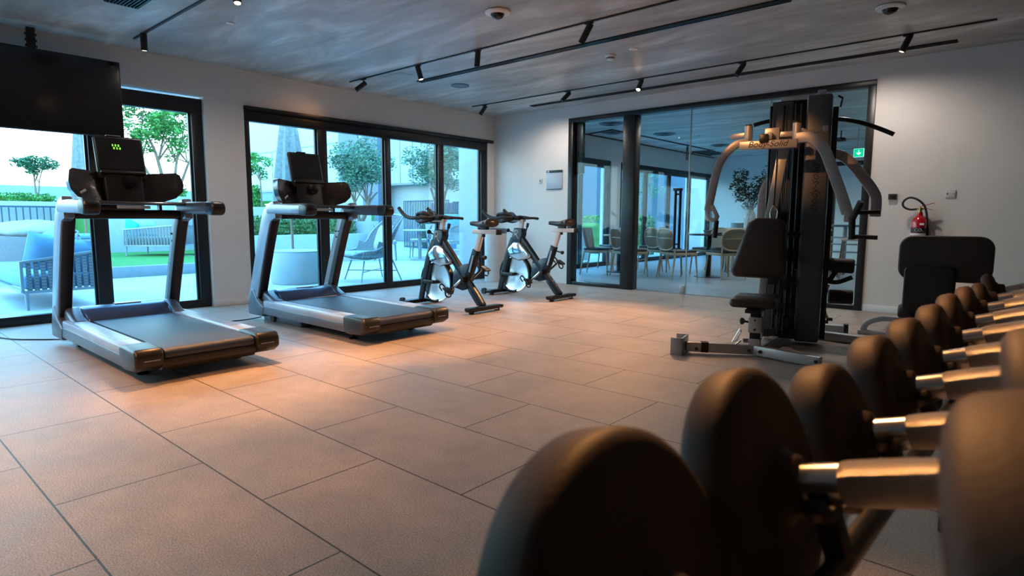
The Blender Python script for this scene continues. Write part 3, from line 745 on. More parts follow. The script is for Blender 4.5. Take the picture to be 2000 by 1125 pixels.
    # flywheel
    fw = obj('flywheel', MB().lathe([(0,-.012),(.205,-.012),(.225,-.018),(.232,-.012),(.232,.012),(.225,.018),(.205,.012),(0,.012)], (.325, 0, .275), (0,1,0), 64), M['disc'], t)
    obj('hub', MB().cyl((.325,-.065,.275), (.325,.065,.275), .022, 16), M['blackmetal'], fw)
    obj('axle_plate', MB().box(.13, .335, -.075, -.066, .255, .295, .004).box(.13,.335,.066,.075,.255,.295,.004).box(.13,.16,-.078,-.05,.235,.315,.004), M['black'], t)
    gd = MB()
    arc = [(.325+.252*math.cos(a), 0, .275+.252*math.sin(a)) for a in [math.radians(d) for d in range(-30, 75, 8)]]
    gd.sweep(arc, [(-.032,-.010),(.032,-.010),(.032,.010),(-.032,.010)], side=(0,1,0), bev=.003)
    arc = [(.325+.252*math.cos(a), 0, .275+.252*math.sin(a)) for a in [math.radians(d) for d in range(118, 200, 8)]]
    gd.sweep(arc, [(-.03,-.006),(.03,-.006),(.03,.006),(-.03,.006)], side=(0,1,0), bev=.002)
    obj('wheel_guard', gd, M['black'], t)
    # belt guard panel
    obj('belt_guard', MB().prism([(.585,.46),(.66,.415),(.80,.44),(.90,.50),(.84,.30),(.78,.22),(.70,.20),(.52,.235),(.575,.33)], 'y', .02, .062, .012, 3), M['navy'], t)
    obj('belt_guard_inner', MB().prism([(.62,.42),(.78,.50),(.90,.52),(.80,.27),(.60,.25)], 'y', -.03, .018, .008), M['navy'], t)
    # cranks and pedals
    cr = obj('crank_hub', MB().cyl((.80,-.085,.335), (.80,.085,.335), .032, 20), M['black'], t)
    for s, (px_, pz_) in ((-1, (.655, .215)), (1, (.945, .45))):
        obj('crank_arm', MB().bar((.80, s*.085, .335), (px_, s*.09, pz_), .016, .026, (0,1,0), .004), M['steelp'], cr)
        pd = obj('pedal', MB().rbox((px_, s*.145, pz_), (.095, .085, .022), (0, .5, 0), .006), M['black'], t)
        cg = MB()
        cg.tube([(px_-.05, s*.105, pz_-.005), (px_-.095, s*.11, pz_+.035), (px_-.10, s*.145, pz_+.06), (px_-.095, s*.18, pz_+.035), (px_-.05, s*.185, pz_-.005)], .009, 8, smooth=4)
        cg.tube([(px_-.0, s*.105, pz_-.01), (px_+.01, s*.11, pz_-.06), (px_+.02, s*.145, pz_-.075), (px_+.01, s*.18, pz_-.06), (px_, s*.185, pz_-.01)], .008, 8, smooth=4)
        cg.cyl((px_, s*.09, pz_), (px_, s*.19, pz_), .010, 10)
        obj('toe_cage', cg, M['black'], pd)
    return t
bk = make_bike('indoor cycle nearer the treadmills, silhouetted against the sliding window', (1.445, -2.862, 0))
bk2 = dup(bk, (1.475, -1.53, 0), 0, 'indoor cycle in the corner, standing before the white wall and bin')

# ------------------------------------------------------------ multi gym; local x to the picture's right, local y backwards
GA = math.atan2(.23, .973)
g = thing('multi_gym', 'tall grey multi gym machine with black pads and curved press arms', 'multi gym', (5.39, -2.93, 0), GA)
GS = M['gymsil']
bs = MB().bars([(-.46,-.25,.055),(0,-.09,.045),(.43,-.27,.045)], .055, .05, (0,0,1), .004) if 0 else MB().bar((-.46,-.25,.055), (.02,-.09,.045), .07, .05, (0,0,1), .004).bar((-.02,-.09,.045), (.44,-.27,.04), .07, .05, (0,0,1), .004)
bs_o = obj('front_base', bs, GS, g)
bb = MB()
for x, y in ((-.03,-.14),(.045,-.145),(-.38,-.26),(.41,-.295)): bb.cyl((x, y, .045), (x, y-.012, .045), .012, 12)
obj('base_bolt', bb, M['black'], bs_o)
fp = MB().box(-.545, -.455, -.34, -.17, 0, .012, .002)
fp.prism([(-.36,.0),(-.16,.0),(-.16,.13),(-.36,.13)], 'x', -.475, -.462, .002).box(-.55, -.462, -.36, -.348, 0, .13, .002).box(-.55, -.462, -.172, -.16, 0, .13, .002)
obj('foot_plate', fp, M['silver'], g)
obj('rubber_band', MB().bar((-.36,-.217,.055), (-.31,-.20,.053), .076, .056, (0,0,1)), M['rubber'], g)
obj('centre_rail', MB().bar((.02,-.08,.04), (.17,.85,.04), .06, .06, (0,0,1), .004), GS, g)
# seat
obj('seat_post', MB().box(-.035, .035, -.12, -.05, .06, .36, .004), M['blackmetal'], g)
sp = obj('seat_sleeve', MB().box(-.045, .045, -.13, -.04, .175, .29, .004), GS, g)
obj('sleeve_bolt', MB().cyl((0,-.13,.20), (0,-.135,.20), .009, 10).cyl((0,-.13,.27), (0,-.135,.27), .007, 10), M['black'], sp)
obj('post_foot', MB().box(-.04, .04, -.125, -.045, .06, .13, .004), GS, g)
obj('pop_pin', MB().cyl((-.035,-.09,.245), (-.085,-.09,.25), .008, 10).lathe([(0,0),(.014,0),(.026,.014),(.026,.026),(.012,.034),(0,.034)], (-.075,-.09,.25), (-1,0,0), 16), M['black'], g)
obj('seat_bracket', MB().prism([(-.33,.37),(.10,.37),(.10,.325),(-.05,.325),(-.10,.335),(-.33,.345)], 'x', -.05, .05, .004), M['blackmetal'], g)
obj('seat_pad', MB().rbox((-.005,-.13,.412), (.31,.40,.068), (0,0,0), .032, 4), M['vinyl'], g)
obj('ankle_hook', MB().cyl((-.04,-.10,.11), (-.08,-.12,.11), .016, 12).tube([(-.09,-.12,.11),(-.13,-.14,.075),(-.09,-.14,.07)], .008, 8).tube([(-.09,-.13,.19),(-.12,-.14,.11),(-.15,-.14,.10),(-.10,-.14,.20)], .005, 8), M['steelp'], g)
# back pad (trapezoid) and its mast
bpd = MB().prism([(-.20,.56),(.155,.555),(.175,.60),(.160,.95),(.13,1.0),(-.06,1.01),(-.105,.97),(-.215,.62)], 'y', .06, .14, .032, 4)
obj('back_pad', bpd, M['vinyl'], g, 60)
obj('mast', MB().bar((-.01,.27,.06), (.03,.27,1.0), .055, .075, (1,0,0), .004).bar((.03,.27,.98), (.11,.29,1.62), .075, .06, (1,0,0), .004), GS, g)
obj('pad_bracket', MB().box(-.04, .05, .14, .25, .74, .80, .004).box(-.04, .05, .14, .25, .90, .95, .004), M['black'], g)
gd = MB()
for x in (.16, .20): gd.cyl((x, .46, .08), (x, .46, 1.88), .010, 10)
for x in (-.02, .07): gd.cyl((x, .50, .08), (x, .50, 1.88), .010, 10)
obj('guide_rod', gd, M['blackmetal'], g)
obj('rear_upright', MB().box(.145, .228, .70, .76, .03, 1.93, .006), M['black'], g)
ws = MB()
for k in range(14): ws.box(.10, .225, .52, .66, .12+k*.034, .15+k*.034, .003)
obj('weight_stack', ws, M['black'], g)
cb = MB()
for x, y in ((.115,.34),(.15,.40),(.12,.5)): cb.cyl((x, y, .10), (x, y, 1.75), .0035, 6)
cb.cyl((.06,.24,1.55), (.055,.24,1.10), .004, 6)
obj('cable', cb, M['black'], g)
obj('carabiner', MB().tube([(.055,.215,1.10),(.085,.215,1.06),(.075,.21,.99),(.045,.21,.99),(.035,.215,1.05),(.055,.215,1.10)], .006, 8, smooth=4).cyl((.06,.21,1.0),(.07,.21,.90),.005,8), M['steelp'], g)
pl = MB()
for x, y, z in ((.09,.36,.92),(.12,.42,.72),(.14,.42,.50),(.12,.36,1.02),(.10,.40,.30),(.17,.42,.18)): pl.cyl((x-.02, y, z), (x+.02, y, z), .055, 20)
obj('pulley', pl, M['black'], g)
obj('cross_plate', MB().box(.0, .23, .42, .50, .48, .53, .004).box(.02, .23, .42, .50, .86, .90, .004).box(-.02,.25,.40,.50,.06,.12,.004), M['blackmetal'], g)
# shrouds
def shroud(x0, x1, y0, y1, z0, z1, label):
    s_ = MB().box(x0, x1, y0, y1, z0, z1, .022, 4)
    return obj('weight_shroud', s_, M['shroud'], g, label=label)
s1 = shroud(.232, .408, .46, .70, .03, 1.94, 'charcoal weight cover at the right')
s2 = shroud(-.03, .142, .56, .80, .03, 1.925, 'charcoal weight cover behind the mast')
obj('shroud_edge', MB().box(.41, .45, .60, .66, .04, 1.86, .004), M['black'], g)
obj('top_plate', MB().box(.10, .26, .60, .66, 1.55, 1.93, .004), M['tan'] if 0 else M['blackmetal'], g)
obj('top_frame', MB().box(.04, .40, .56, .62, 1.925, 1.955, .004).box(.30, .36, .54, .64, 1.94, 1.985, .008), GS, g)
text_mesh('body-solid', .085, M['black'], 'shroud_lettering', g, (.318, .4585, 1.24), (pi/2, -pi/2, 0), .0008, .35)
# pec bracket and press arms
bx = obj('name_bar', MB().box(-.195, .20, .10, .17, 1.515, 1.575, .004), GS, g)
text_mesh('Body-Solid', .062, M['black'], 'lettering', bx, (0, .0985, 1.546), (pi/2, 0, 0), .0008, .3)
pv = MB()
for x in (-.14, .19): pv.cyl((x,.15,1.575), (x,.15,1.69), .030, 20)
obj('pivot_post', pv, GS, g)
obj('pivot_cap', MB().cyl((-.14,.15,1.69),(-.14,.15,1.70),.024,16).cyl((.19,.15,1.69),(.19,.15,1.70),.024,16), M['black'], g)
obj('cam_block', MB().box(-.03, .075, .16, .26, 1.56, 1.67, .006).box(.075, .16, .17, .23, 1.60, 1.64, .004).box(-.01, .03, .10, .30, 1.58, 1.63, .004), GS, g)
obj('cam_pad', MB().box(-.055, .005, .08, .12, 1.56, 1.62, .006), M['black'], g)
obj('cam_link', MB().bars([(-.14,.16,1.63),(-.20,.17,1.625),(-.27,.18,1.62)], .035, .05, (0,0,1), .003).bars([(.19,.16,1.66),(.25,.16,1.63),(.30,.17,1.62),(.37,.19,1.65)], .03, .022, (0,1,0), .003).box(.355,.39,.17,.21,1.625,1.665,.003), GS, g)
armL = [(-.13,.14,1.57),(-.21,.13,1.56),(-.29,.12,1.49),(-.345,.11,1.38),(-.375,.10,1.22),(-.40,.09,1.06)]
a1 = obj('press_arm', MB().bars(armL, .055, .055, (0,1,0), .006, 5), GS, g)
obj('arm_link', MB().bars([(-.405,.08,1.06),(-.395,.06,1.0),(-.335,.04,.985),(-.325,.05,1.02),(-.37,.08,1.10)], .03, .03, (0,1,0), .004), GS, a1)
obj('hand_grip', MB().cyl((-.325,.04,.985), (-.335,.04,.855), .018, 14), M['rubber'], a1)
armR = [(.19,.14,1.58),(.28,.13,1.58),(.37,.12,1.50),(.425,.11,1.37),(.49,.10,1.20),(.545,.09,1.04)]
a2 = obj('press_arm', MB().bars(armR, .055, .075, (0,1,0), .006, 5), GS, g)
obj('arm_link', MB().box(.525, .585, .05, .11, .98, 1.06, .006), GS, a2)
obj('hand_grip', MB().cyl((.575,.05,1.02), (.58,.05,.86), .021, 14).cyl((.575,.03,1.0), (.62,-.02,1.12), .021, 14), M['rubber'], a2)
obj('side_grip', MB().cyl((.58,.06,1.045), (.74,.10,1.05), .015, 12).cyl((.58,.06,.88), (.735,.06,.875), .015, 12), M['rubber'], a2)
# rear station
obj('lat_bar', MB().tube([(-.17,.72,1.775),(-.05,.72,1.80),(.14,.72,1.81),(.42,.72,1.785),(.57,.72,1.755),(.71,.72,1.70),(.83,.72,1.64)], .017, 12, smooth=5), M['blackmetal'], g)
obj('lat_hook', MB().tube([(.46,.62,1.86),(.47,.66,1.93),(.44,.66,1.95)], .008, 8), M['black'], g)
rp = [(.36,.74,1.53),(.46,.74,1.51),(.54,.74,1.46),(.65,.74,1.32),(.72,.74,1.22),(.745,.74,1.15),(.745,.74,1.02)]
obj('rear_press_arm', MB().bars(rp, .06, .075, (0,1,0), .006, 5), GS, g)
rp = [(.06,.74,1.42),(-.03,.74,1.32),(-.075,.74,1.20),(-.08,.74,1.0)]
obj('rear_press_arm', MB().bars(rp, .06, .065, (0,1,0), .006, 5), GS, g)
obj('rear_grip', MB().cyl((-.06,.74,1.02), (-.02,.74,1.02), .02, 12), M['rubber'], g)
rl = obj('foam_roller', MB().lathe([(0,0),(.045,0),(.058,.012),(.058,.16),(.045,.17),(0,.17)], (.46,.74,.63), (1,0,-.02), 24), M['rubber'], g)
obj('foam_roller', MB().lathe([(0,0),(.045,0),(.058,.012),(.058,.17),(.045,.18),(0,.18)], (.455,.74,.375), (1,0,.02), 24), M['rubber'], g)
obj('foam_roller', MB().ell((.44,.70,.645), .055, .07, .06), M['rubber'], g, 60)
obj('roller_frame', MB().bars([(.44,.74,.50),(.52,.74,.495),(.62,.74,.54)], .03, .035, (0,1,0), .004, 4).bars([(.45,.74,.49),(.50,.74,.58),(.46,.74,.64)], .03, .04, (0,1,0), .004), M['blackmetal'], g)
obj('lever', MB().bars([(.455,.76,.47),(.435,.76,.36),(.44,.76,.25),(.465,.76,.19)], .022, .022, (0,1,0), .004, 4), M['steelp'], g)
obj('lever_tip', MB().cyl((.455,.76,.185),(.50,.76,.185),.014,10).cyl((.43,.76,.16),(.47,.76,.16),.014,10), M['black'], g)
rr = MB().bar((.30,.85,.04), (.84,.72,.04), .06, .08, (0,0,1), .005).bar((.20,1.25,.04), (.60,1.22,.04), .06, .08, (0,0,1), .005).bar((.17,.80,.04),(.24,1.28,.04),.06,.06,(0,0,1),.004)
obj('rear_base', rr, GS, g)
obj('rear_cap', MB().box(.59, .63, 1.18, 1.26, 0, .085, .008), M['black'], g)

# bench machine behind the dumbbells
t = thing('ab_bench', 'black padded bench with a wide rounded pad and curved grey tube, against the right wall', 'exercise bench', (6.36, -1.5, 0), .0)
def rrect(x0, x1, z0, z1, r, n=6):
    P = []
    for cx, cz, a0 in ((x1-r, z1-r, 0), (x0+r, z1-r, 90), (x0+r, z0+r, 180), (x1-r, z0+r, 270)):
        for k in range(n+1):
            a = math.radians(a0+90*k/n); P.append((cx+r*math.cos(a), cz+r*math.sin(a)))
    return P

obj('wide_pad', MB().prism(rrect(-.315, .315, .50, .868, .10), 'y', -.04, .04, .018, 3), M['vinyl'], t, 60)
obj('column_pad', MB().prism(rrect(-.26, .09, .24, .62, .04), 'y', -.085, -.035, .015, 3), M['black'], t, 60)
obj('column', MB().prism(rrect(-.17, .08, .06, .60, .03), 'y', -.02, .10, .012, 2), M['shroud'], t)
obj('pad_roll', MB().lathe([(0,0),(.05,0),(.06,.015),(.06,.10),(.05,.115),(0,.115)], (-.285, -.03, .235), (1,0,0), 24), M['vinyl'], t, 60)
ar = [(-.54,0,.03),(-.53,0,.075),(-.49,0,.115),(-.42,0,.145),(-.33,0,.155),(.10,0,.155),(.22,0,.14),(.30,0,.09),(.31,0,.03)]
obj('curved_tube', MB().bars(ar, .06, .045, (0,1,0), .008, 4), M['gymsil'], t)
obj('floor_base', MB().box(-.58, .36, -.04, .04, 0, .035, .008).box(-.10, .0, -.25, .40, 0, .05, .008), M['gymsil'], t)

# ------------------------------------------------------------ dumbbells on a tilted rack (local y runs away from the viewer)
TI = math.radians(17.6)
rk = thing('dumbbell_rack', 'black dumbbell rack with tilted shelves along the right wall', 'rack', (6.80, -7.176, 0), math.radians(-2.3))
def make_dumbbell(label, r, th, hl=.13):
    t = thing('dumbbell', label, 'dumbbell', (0,0,0), 0, 'rubber dumbbells on the rack')
    h2 = hl/2
    hn = obj('handle', MB().lathe([(0,-.034),(.0160,-.034),(.0172,-.030),(.0176,-.012),(.0176,.012),(.0172,.030),(.0160,.034),(0,.034)], (0,0,0), (1,0,0), 40), M['steel'], t, 60)
    obj('collar', MB().lathe([(0,0),(.0160,0),(.0160,.040),(0,.040)], (-h2-.008,0,0), (1,0,0), 40).lathe([(0,0),(.0160,0),(.0160,.040),(0,.040)], (h2+.008,0,0), (-1,0,0), 40), M['steelp'], hn)
    q = r*.20
    for s in (-1, 1):
        pr = [(0,-.002),(.020,-.002),(.023,.000),(.026,.010),(.034,.015),(r*.6,.0165),(r-.012,.0165),(r-.006,.0185),(r-.0015,.023),(r,.029),(r,.016+th-.010),(r-.003,.016+th-.004),(r-.008,.016+th),(r*.7,.016+th+.001),(r*.66,.016+th-.004),(0,.016+th-.004)]
        obj('head', MB().lathe(pr, (s*h2, 0, 0), (s, 0, 0), 64), M['urethane'], t, 60)
    return t
RT = Matrix.Rotation(math.radians(-2.3), 4, 'Z')
order = ['nearest and largest blurred dumbbell, its round head at the bottom edge of the picture', 'second dumbbell of the row, its long knurled handle lit in full',
 'third dumbbell of the row, its handle half hidden by the big right-hand head', 'fourth dumbbell of the row from the viewer', 'fifth dumbbell of the row, its head just below the curved grey bench tube',
 'sixth dumbbell of the row, its head in front of the bench column', 'seventh dumbbell of the row, just right of the bench column', 'eighth dumbbell of the row, with a thin handle at the right edge',
 'small ninth dumbbell near the far end of the rack', 'smallest and farthest dumbbell at the end of the rack']
HP = [(6.808,-7.176,.779,.108,.062),(6.814,-6.976,.791,.098,.062),(6.829,-6.776,.781,.078,.058),(6.838,-6.576,.788,.075,.056),(6.845,-6.376,.789,.073,.054),(6.852,-6.176,.793,.070,.050),
      (6.856,-5.976,.796,.068,.046),(6.864,-5.776,.801,.062,.042),(6.872,-5.576,.803,.052,.036),(6.88,-5.376,.806,.058,.036)]
for (x, y, z, r, th), lb in zip(HP, order):
    d = make_dumbbell(lb, r, th*(.78 if lb.startswith('near') else .66 if r > .09 else .78))
    d.rotation_euler = (0, -TI, math.radians(-2.3) if 0 else 0)
    d.location = (x + .065*math.cos(TI), y, z + .065*math.sin(TI))
# rack: rails run along local y through every saddle
def rl(x, z): # point on the tilted shelf plane; x measured along the shelf from the handle centre
    c = Vector((.065*math.cos(TI), 0, .790+.065*math.sin(TI)))
    return c + Vector((math.cos(TI)*x - math.sin(TI)*z, 0, math.sin(TI)*x + math.cos(TI)*z))
rails = MB()
for xx in (-.045, .045):
    a = rl(xx, -.062); rails.bar((a.x, -.45, a.z), (a.x, 2.05, a.z), .026, .012, (0,0,1), .003)
obj('upper_rail', rails, M['blackmetal'], rk)
a = rl(-.10, -.135); b = rl(.10, -.135)
sh = MB().sweep([(rl(0,-.135).x, -.45, rl(0,-.135).z), (rl(0,-.135).x, 2.05, rl(0,-.135).z)], [(-.02,-.006),(.02,-.006),(.02,.006),(-.02,.006)], side=(0,0,1))
obj('spine', sh, M['blackmetal'], rk)
for i, (x, y, z, r, th) in enumerate(HP):
    yy = y+7.176
    for xx in (-.045, .045):
        c = rl(xx, 0); c.x += .0
        s_ = MB(); R0, R1 = .0195, .030
        P = [(R0*math.sin(math.radians(a)), -R0*math.cos(math.radians(a))) for a in range(-75, 76, 15)] + [(R1*math.sin(math.radians(a)), -R1*math.cos(math.radians(a))) for a in range(60, -61, -15)]
        P = [(p[0], p[1]) for p in P]
        s_.prism(P, 'x', -.008, .008, .0015)
        s_.box(-.008, .008, -.010, .010, -.064, -.024, .001)
        s_.xf(Matrix.Translation((c.x, yy, c.z)) @ Matrix.Rotation(-TI, 4, 'Y'))
        obj('saddle', s_, M['black'], rk)
up = MB()
for yy in (-.42, 2.02):
    up.bar((.10, yy, .0), (.16, yy, .80), .05, .08, (0,1,0), .006)
    a = rl(-.14, -.078); b = rl(.16, -.078); up.bar(tuple(Vector((a.x, yy, a.z))), tuple(Vector((b.x, yy, b.z))), .05, .03, (0,1,0), .005)
    up.box(-.12, .40, yy-.03, yy+.03, 0, .05, .006)
obj('upright', up, M['blackmetal'], rk)
lo = MB()
for zz in (.46,):
    lo.bar((-.10, -.42, zz), (-.10, 2.02, zz), .04, .04, (0,0,1), .006).bar((.22, -.42, zz+.09), (.22, 2.02, zz+.09), .04, .04, (0,0,1), .006)
obj('lower_rail', lo, M['blackmetal'], rk)
lb_ = MB()
for yy in (-.42, 2.02): lb_.bar((-.12, yy, .45), (.25, yy, .555), .04, .05, (0,1,0), .005)
obj('lower_bracket', lb_, M['blackmetal'], rk)
# ------------------------------------------------------------ dining room behind the glass
def make_dining(label, wood, cane, seatm, back='round', name='dining_chair', cat='chair', group='cane-backed chairs of the dining room'):
    t = thing(name, label, cat, (0,0,0), 0, group)          # faces +y
    for sx in (-1, 1):
        obj('leg', MB().tube([(sx*.20,.20,.43),(sx*.225,.23,0)], [.017,.011], 10), wood, t)
        obj('leg', MB().tube([(sx*.195,-.20,.43),(sx*.225,-.27,0)], [.019,.012], 10), wood, t)
    obj('seat_frame', MB().prism(rrect(-.235, .235, -.23, .24, .06), 'z', .395, .44, .006), wood, t)
    obj('seat', MB().prism(rrect(-.225, .225, -.22, .23, .06), 'z', .44, .475, .014, 3), seatm, t)
    if back == 'round':
        for sx in (-1, 1): obj('back_post', MB().tube([(sx*.19,-.20,.42),(sx*.20,-.235,.56),(sx*.17,-.255,.66)], [.016,.013], 10, smooth=4), wood, t)
        ring = [(.235*math.copysign(abs(math.cos(a))**.75, math.cos(a)), -.235-.04*(.17*math.sin(a)+.17)/.34 - .035*(1-abs(math.cos(a))), .655+.175*math.copysign(abs(math.sin(a))**.8, math.sin(a))) for a in [2*pi*k/32 for k in range(33)]]
        obj('back_frame', MB().tube(ring, .013, 8), wood, t)
        tb = bmesh.new(); c = tb.verts.new((0, -.285, .655)); vs = [tb.verts.new(p) for p in ring[:-1]]
        for k in range(32): tb.faces.new((vs[k], vs[(k+1) % 32], c))
        b = MB(); r_ = bmesh.ops.solidify(tb, geom=tb.faces[:], thickness=.006); b._merge(tb)
        obj('cane_panel', b, cane, t, 60)
        obj('back_rail', MB().tube([(-.215,-.25,.67),(0,-.292,.675),(.215,-.25,.67)], .009, 8, smooth=4), wood, t)
    else:
        pts = []
        b = MB(); tb = bmesh.new(); rows_ = []
        for i, (z, hw_, dep) in enumerate(((.44,.15,-.20),(.52,.20,-.235),(.65,.235,-.26),(.80,.245,-.29),(.83,.235,-.295))):
            rows_.append([tb.verts.new((hw_*math.sin(a), dep + (.13+.0*z)*(1-math.cos(a)), z)) for a in [math.radians(d) for d in range(-80, 81, 16)]])
        for A, B in zip(rows_, rows_[1:]):
            for k in range(len(A)-1): tb.faces.new((A[k], A[k+1], B[k+1], B[k]))
        bmesh.ops.solidify(tb, geom=tb.faces[:], thickness=.022); b._merge(tb)
        obj('back_shell', b, cane, t, 60)
        obj('stretcher', MB().tube([(-.21,.21,.20),(.21,.21,.20)], .009, 8).tube([(-.21,-.23,.20),(.21,-.23,.20)], .009, 8), wood, t)
    return t
ch = make_dining('oak dining chair seen from behind, right in front of the door pull bars', M['oak'], M['cane'], M['darkseat'])
ch.location = (2.36, 2.0, 0); ch.rotation_euler = (0, 0, -.50)
def dc(src, x, y, rz, label): return dup(src, (x, y, 0), rz, label)
dc(ch, 2.98, 2.45, .95, 'oak dining chair with a cream round back at the right of the black table leg')
dc(ch, 1.82, 2.55, -.45, 'cane-backed chair just left of the one before the door pulls')
dc(ch, 1.60, 1.72, -.60, 'cane-backed chair half hidden behind the black door post')
dc(ch, .52, 2.95, 2.75, 'cane-backed chair across the left table, its oval back facing the camera')
dc(ch, 2.35, 3.25, 2.9, 'cane-backed chair on the far side of the right table, mostly hidden')
tc = make_dining('tan tub-backed chair at the far left behind the narrow pane', M['oak'], M['tan'], M['darkseat'], 'tub', 'tub_chair', 'chair', 'tan tub chairs of the dining room')
tc.location = (.95, 1.72, 0); tc.rotation_euler = (0, 0, -1.25)
dc(tc, 1.30, 3.10, 1.75, 'tan tub-backed chair turned left, between the door post and the round backs')
def table(x, y, r, label, m1, h=.74):
    t = thing('dining_table', label, 'table', (x, y, 0), 0, 'dining tables')
    obj('tabletop', MB().lathe([(0,h-.025),(r-.01,h-.025),(r,h-.012),(r-.006,h),(0,h)], seg=40), m1, t)
    obj('stem', MB().cyl((0,0,.02), (0,0,h-.02), .04, 20), M['blackmetal'], t)
    obj('base', MB().lathe([(0,0),(.24,0),(.24,.008),(.05,.022),(0,.022)], seg=32), M['blackmetal'], t)
    return t
table(1.00, 2.35, .30, 'small round table among the chairs at the left', M['oak'], .70)
table(2.62, 2.62, .36, 'dark table with a thick black leg in front of the counter', M['blackmetal'])
for dx, dy, r, h, l, m_ in ((-.08,.10,.075,.06,'grey tapered bowl standing on the dark table','silverlt'),(.18,.0,.05,.02,'small flat dish on the dark table','greyp')):
    tag(obj('bowl', MB().lathe([(0,0),(r*.6,0),(r,h),(r-.006,h),(r*.55,.006),(0,.006)], (2.62+dx, 2.62+dy, .74), seg=28), M[m_]), l, 'bowl', 'bowls on the dark table')
t = thing('wicker_chair', 'chair with looping white rails behind the dark table', 'chair', (2.35, 4.0, 0), 2.8)
for sx in (-1, 1):
    for sy in (-1, 1): obj('leg', MB().tube([(sx*.2, sy*.2, .42), (sx*.25, sy*.25, 0)], .012, 8), M['greyp'], t)
obj('seat', MB().prism(rrect(-.26, .26, -.25, .25, .08), 'z', .40, .45, .012), M['silverlt'], t)
obj('back_rim', MB().tube([(-.27,-.05,.70),(-.24,-.24,.74),(0,-.29,.76),(.24,-.24,.74),(.27,-.05,.70)], .014, 8, smooth=5), M['greyp'], t)
rp_ = MB()
for k in range(12):
    a = -1.2+2.4*k/11; rp_.tube([(.26*math.sin(a), -.27*math.cos(a), .44), (.29*math.sin(a+.06), -.30*math.cos(a+.06), .60), (.26*math.sin(a+.1), -.28*math.cos(a+.1), .74)], .008, 6)
obj('back_rope', rp_, M['white'], t)
t = thing('counter', 'cream counter with fluted front carrying the plant', 'counter', (2.0, 4.55, 0))
obj('worktop', MB().box(0, 1.9, 0, .75, .775, .815, .006), M['cream'], t)
fl_ = MB().box(.05, 1.85, .10, .70, 0, .775)
for k in range(15): fl_.cyl((.11+.12*k, .10, 0), (.11+.12*k, .10, .775), .055, 14)
obj('body', fl_, M['cream'], t)
def foliage(name, parent, m, blobs, n, size, seed=1, flat=.5):
    R = random.Random(seed); vs = []; fs = []; tot = sum(b[3]*b[4]*b[5] for b in blobs)
    for cx, cy, cz, rx, ry, rz in blobs:
        for _ in range(max(3, int(n*rx*ry*rz/tot))):
            while True:
                a, b, c = R.uniform(-1,1), R.uniform(-1,1), R.uniform(-1,1)
                if a*a+b*b+c*c <= 1: break
            k = (a*a+b*b+c*c)**-.15 if a*a+b*b+c*c > .01 else 1
            p = Vector((cx+rx*a*k*.95, cy+ry*b*k*.95, cz+rz*c*k*.95)); s = size*R.uniform(.6, 1.3)
            u = Vector((R.gauss(0,1), R.gauss(0,1), R.gauss(0,flat))).normalized(); w_ = u.cross(Vector((R.gauss(0,1), R.gauss(0,1), R.gauss(0,1)))).normalized()
            i = len(vs); vs += [p-u*s, p+w_*s*.38+u*s*.1, p+u*s, p-w_*s*.38+u*s*.1]; fs.append((i, i+1, i+2, i+3))
    me = D.meshes.new(name); me.from_pydata([tuple(v) for v in vs], [], fs); me.materials.append(m)
    o = D.objects.new(name, me); COL.objects.link(o); o.parent = parent; return o
t = thing('vase', 'crumpled white vase on the cream counter', 'vase', (2.50, 4.80, .815))
tb = bmesh.new(); prof = [(0,0),(.06,0),(.085,.08),(.115,.20),(.11,.28),(.07,.36),(.062,.40),(.05,.40),(.055,.34),(0,.30)]
v_ = MB().lathe(prof, seg=26)
R_ = random.Random(4)
for v in v_.bm.verts:
    k = 1+R_.uniform(-.09, .09)*(1 if 0 < v.co.z < .39 else 0); v.co.x *= k; v.co.y *= k
obj('vase_body', v_, M['vase'], t, 10, smooth=False); t_v = t
t = thing('leafy_branches', 'dark green leafy branches arranged in the white vase', 'plant', (2.50, 4.80, .90))
br_ = MB()
R_ = random.Random(11); tips = []
for k in range(11):
    a = R_.uniform(0, 2*pi); q = R_.uniform(.12, .34); hz = R_.uniform(.55, 1.10)
    P = (q*math.cos(a), q*math.sin(a)*.7, hz); tips.append(P)
    br_.tube([(0,0,.02),(P[0]*.3, P[1]*.3, hz*.5), P], [.006, .003], 6, smooth=4)
obj('stem', br_, M['trunk'], t)
foliage('leaf_mass', t, M['leafd'], [(p[0]*1.0, p[1], p[2]-.08, .17, .15, .15) for p in tips]+[(0,0,.62,.30,.2,.2)], 1500, .035, 3)
t = thing('flower_tuft', 'pale dried flowers at the mouth of the white vase', 'plant', (2.50, 4.74, 1.21))
foliage('petals', t, M['palecush'], [(0,0,.05,.16,.09,.09)], 260, .02, 9)
tag(obj('canister', MB().lathe([(0,0),(.12,0),(.125,.10),(0,.10)], (2.27, 4.78, .815), seg=28), M['bluelt']), 'blue-grey low pot beside the vase on the counter', 'pot')
for x, y, l in ((3.0,1.6,'small white ceiling light near the glass, above the dark table'),(1.6,4.3,'small white ceiling light in the middle of the dining ceiling'),(4.4,6.6,'small white ceiling light near the exit sign'),(4.6,3.2,'small white ceiling light above the reddish stools')): downlight(x, y, .045, l, 34)  # fill lights added to brighten the dining room
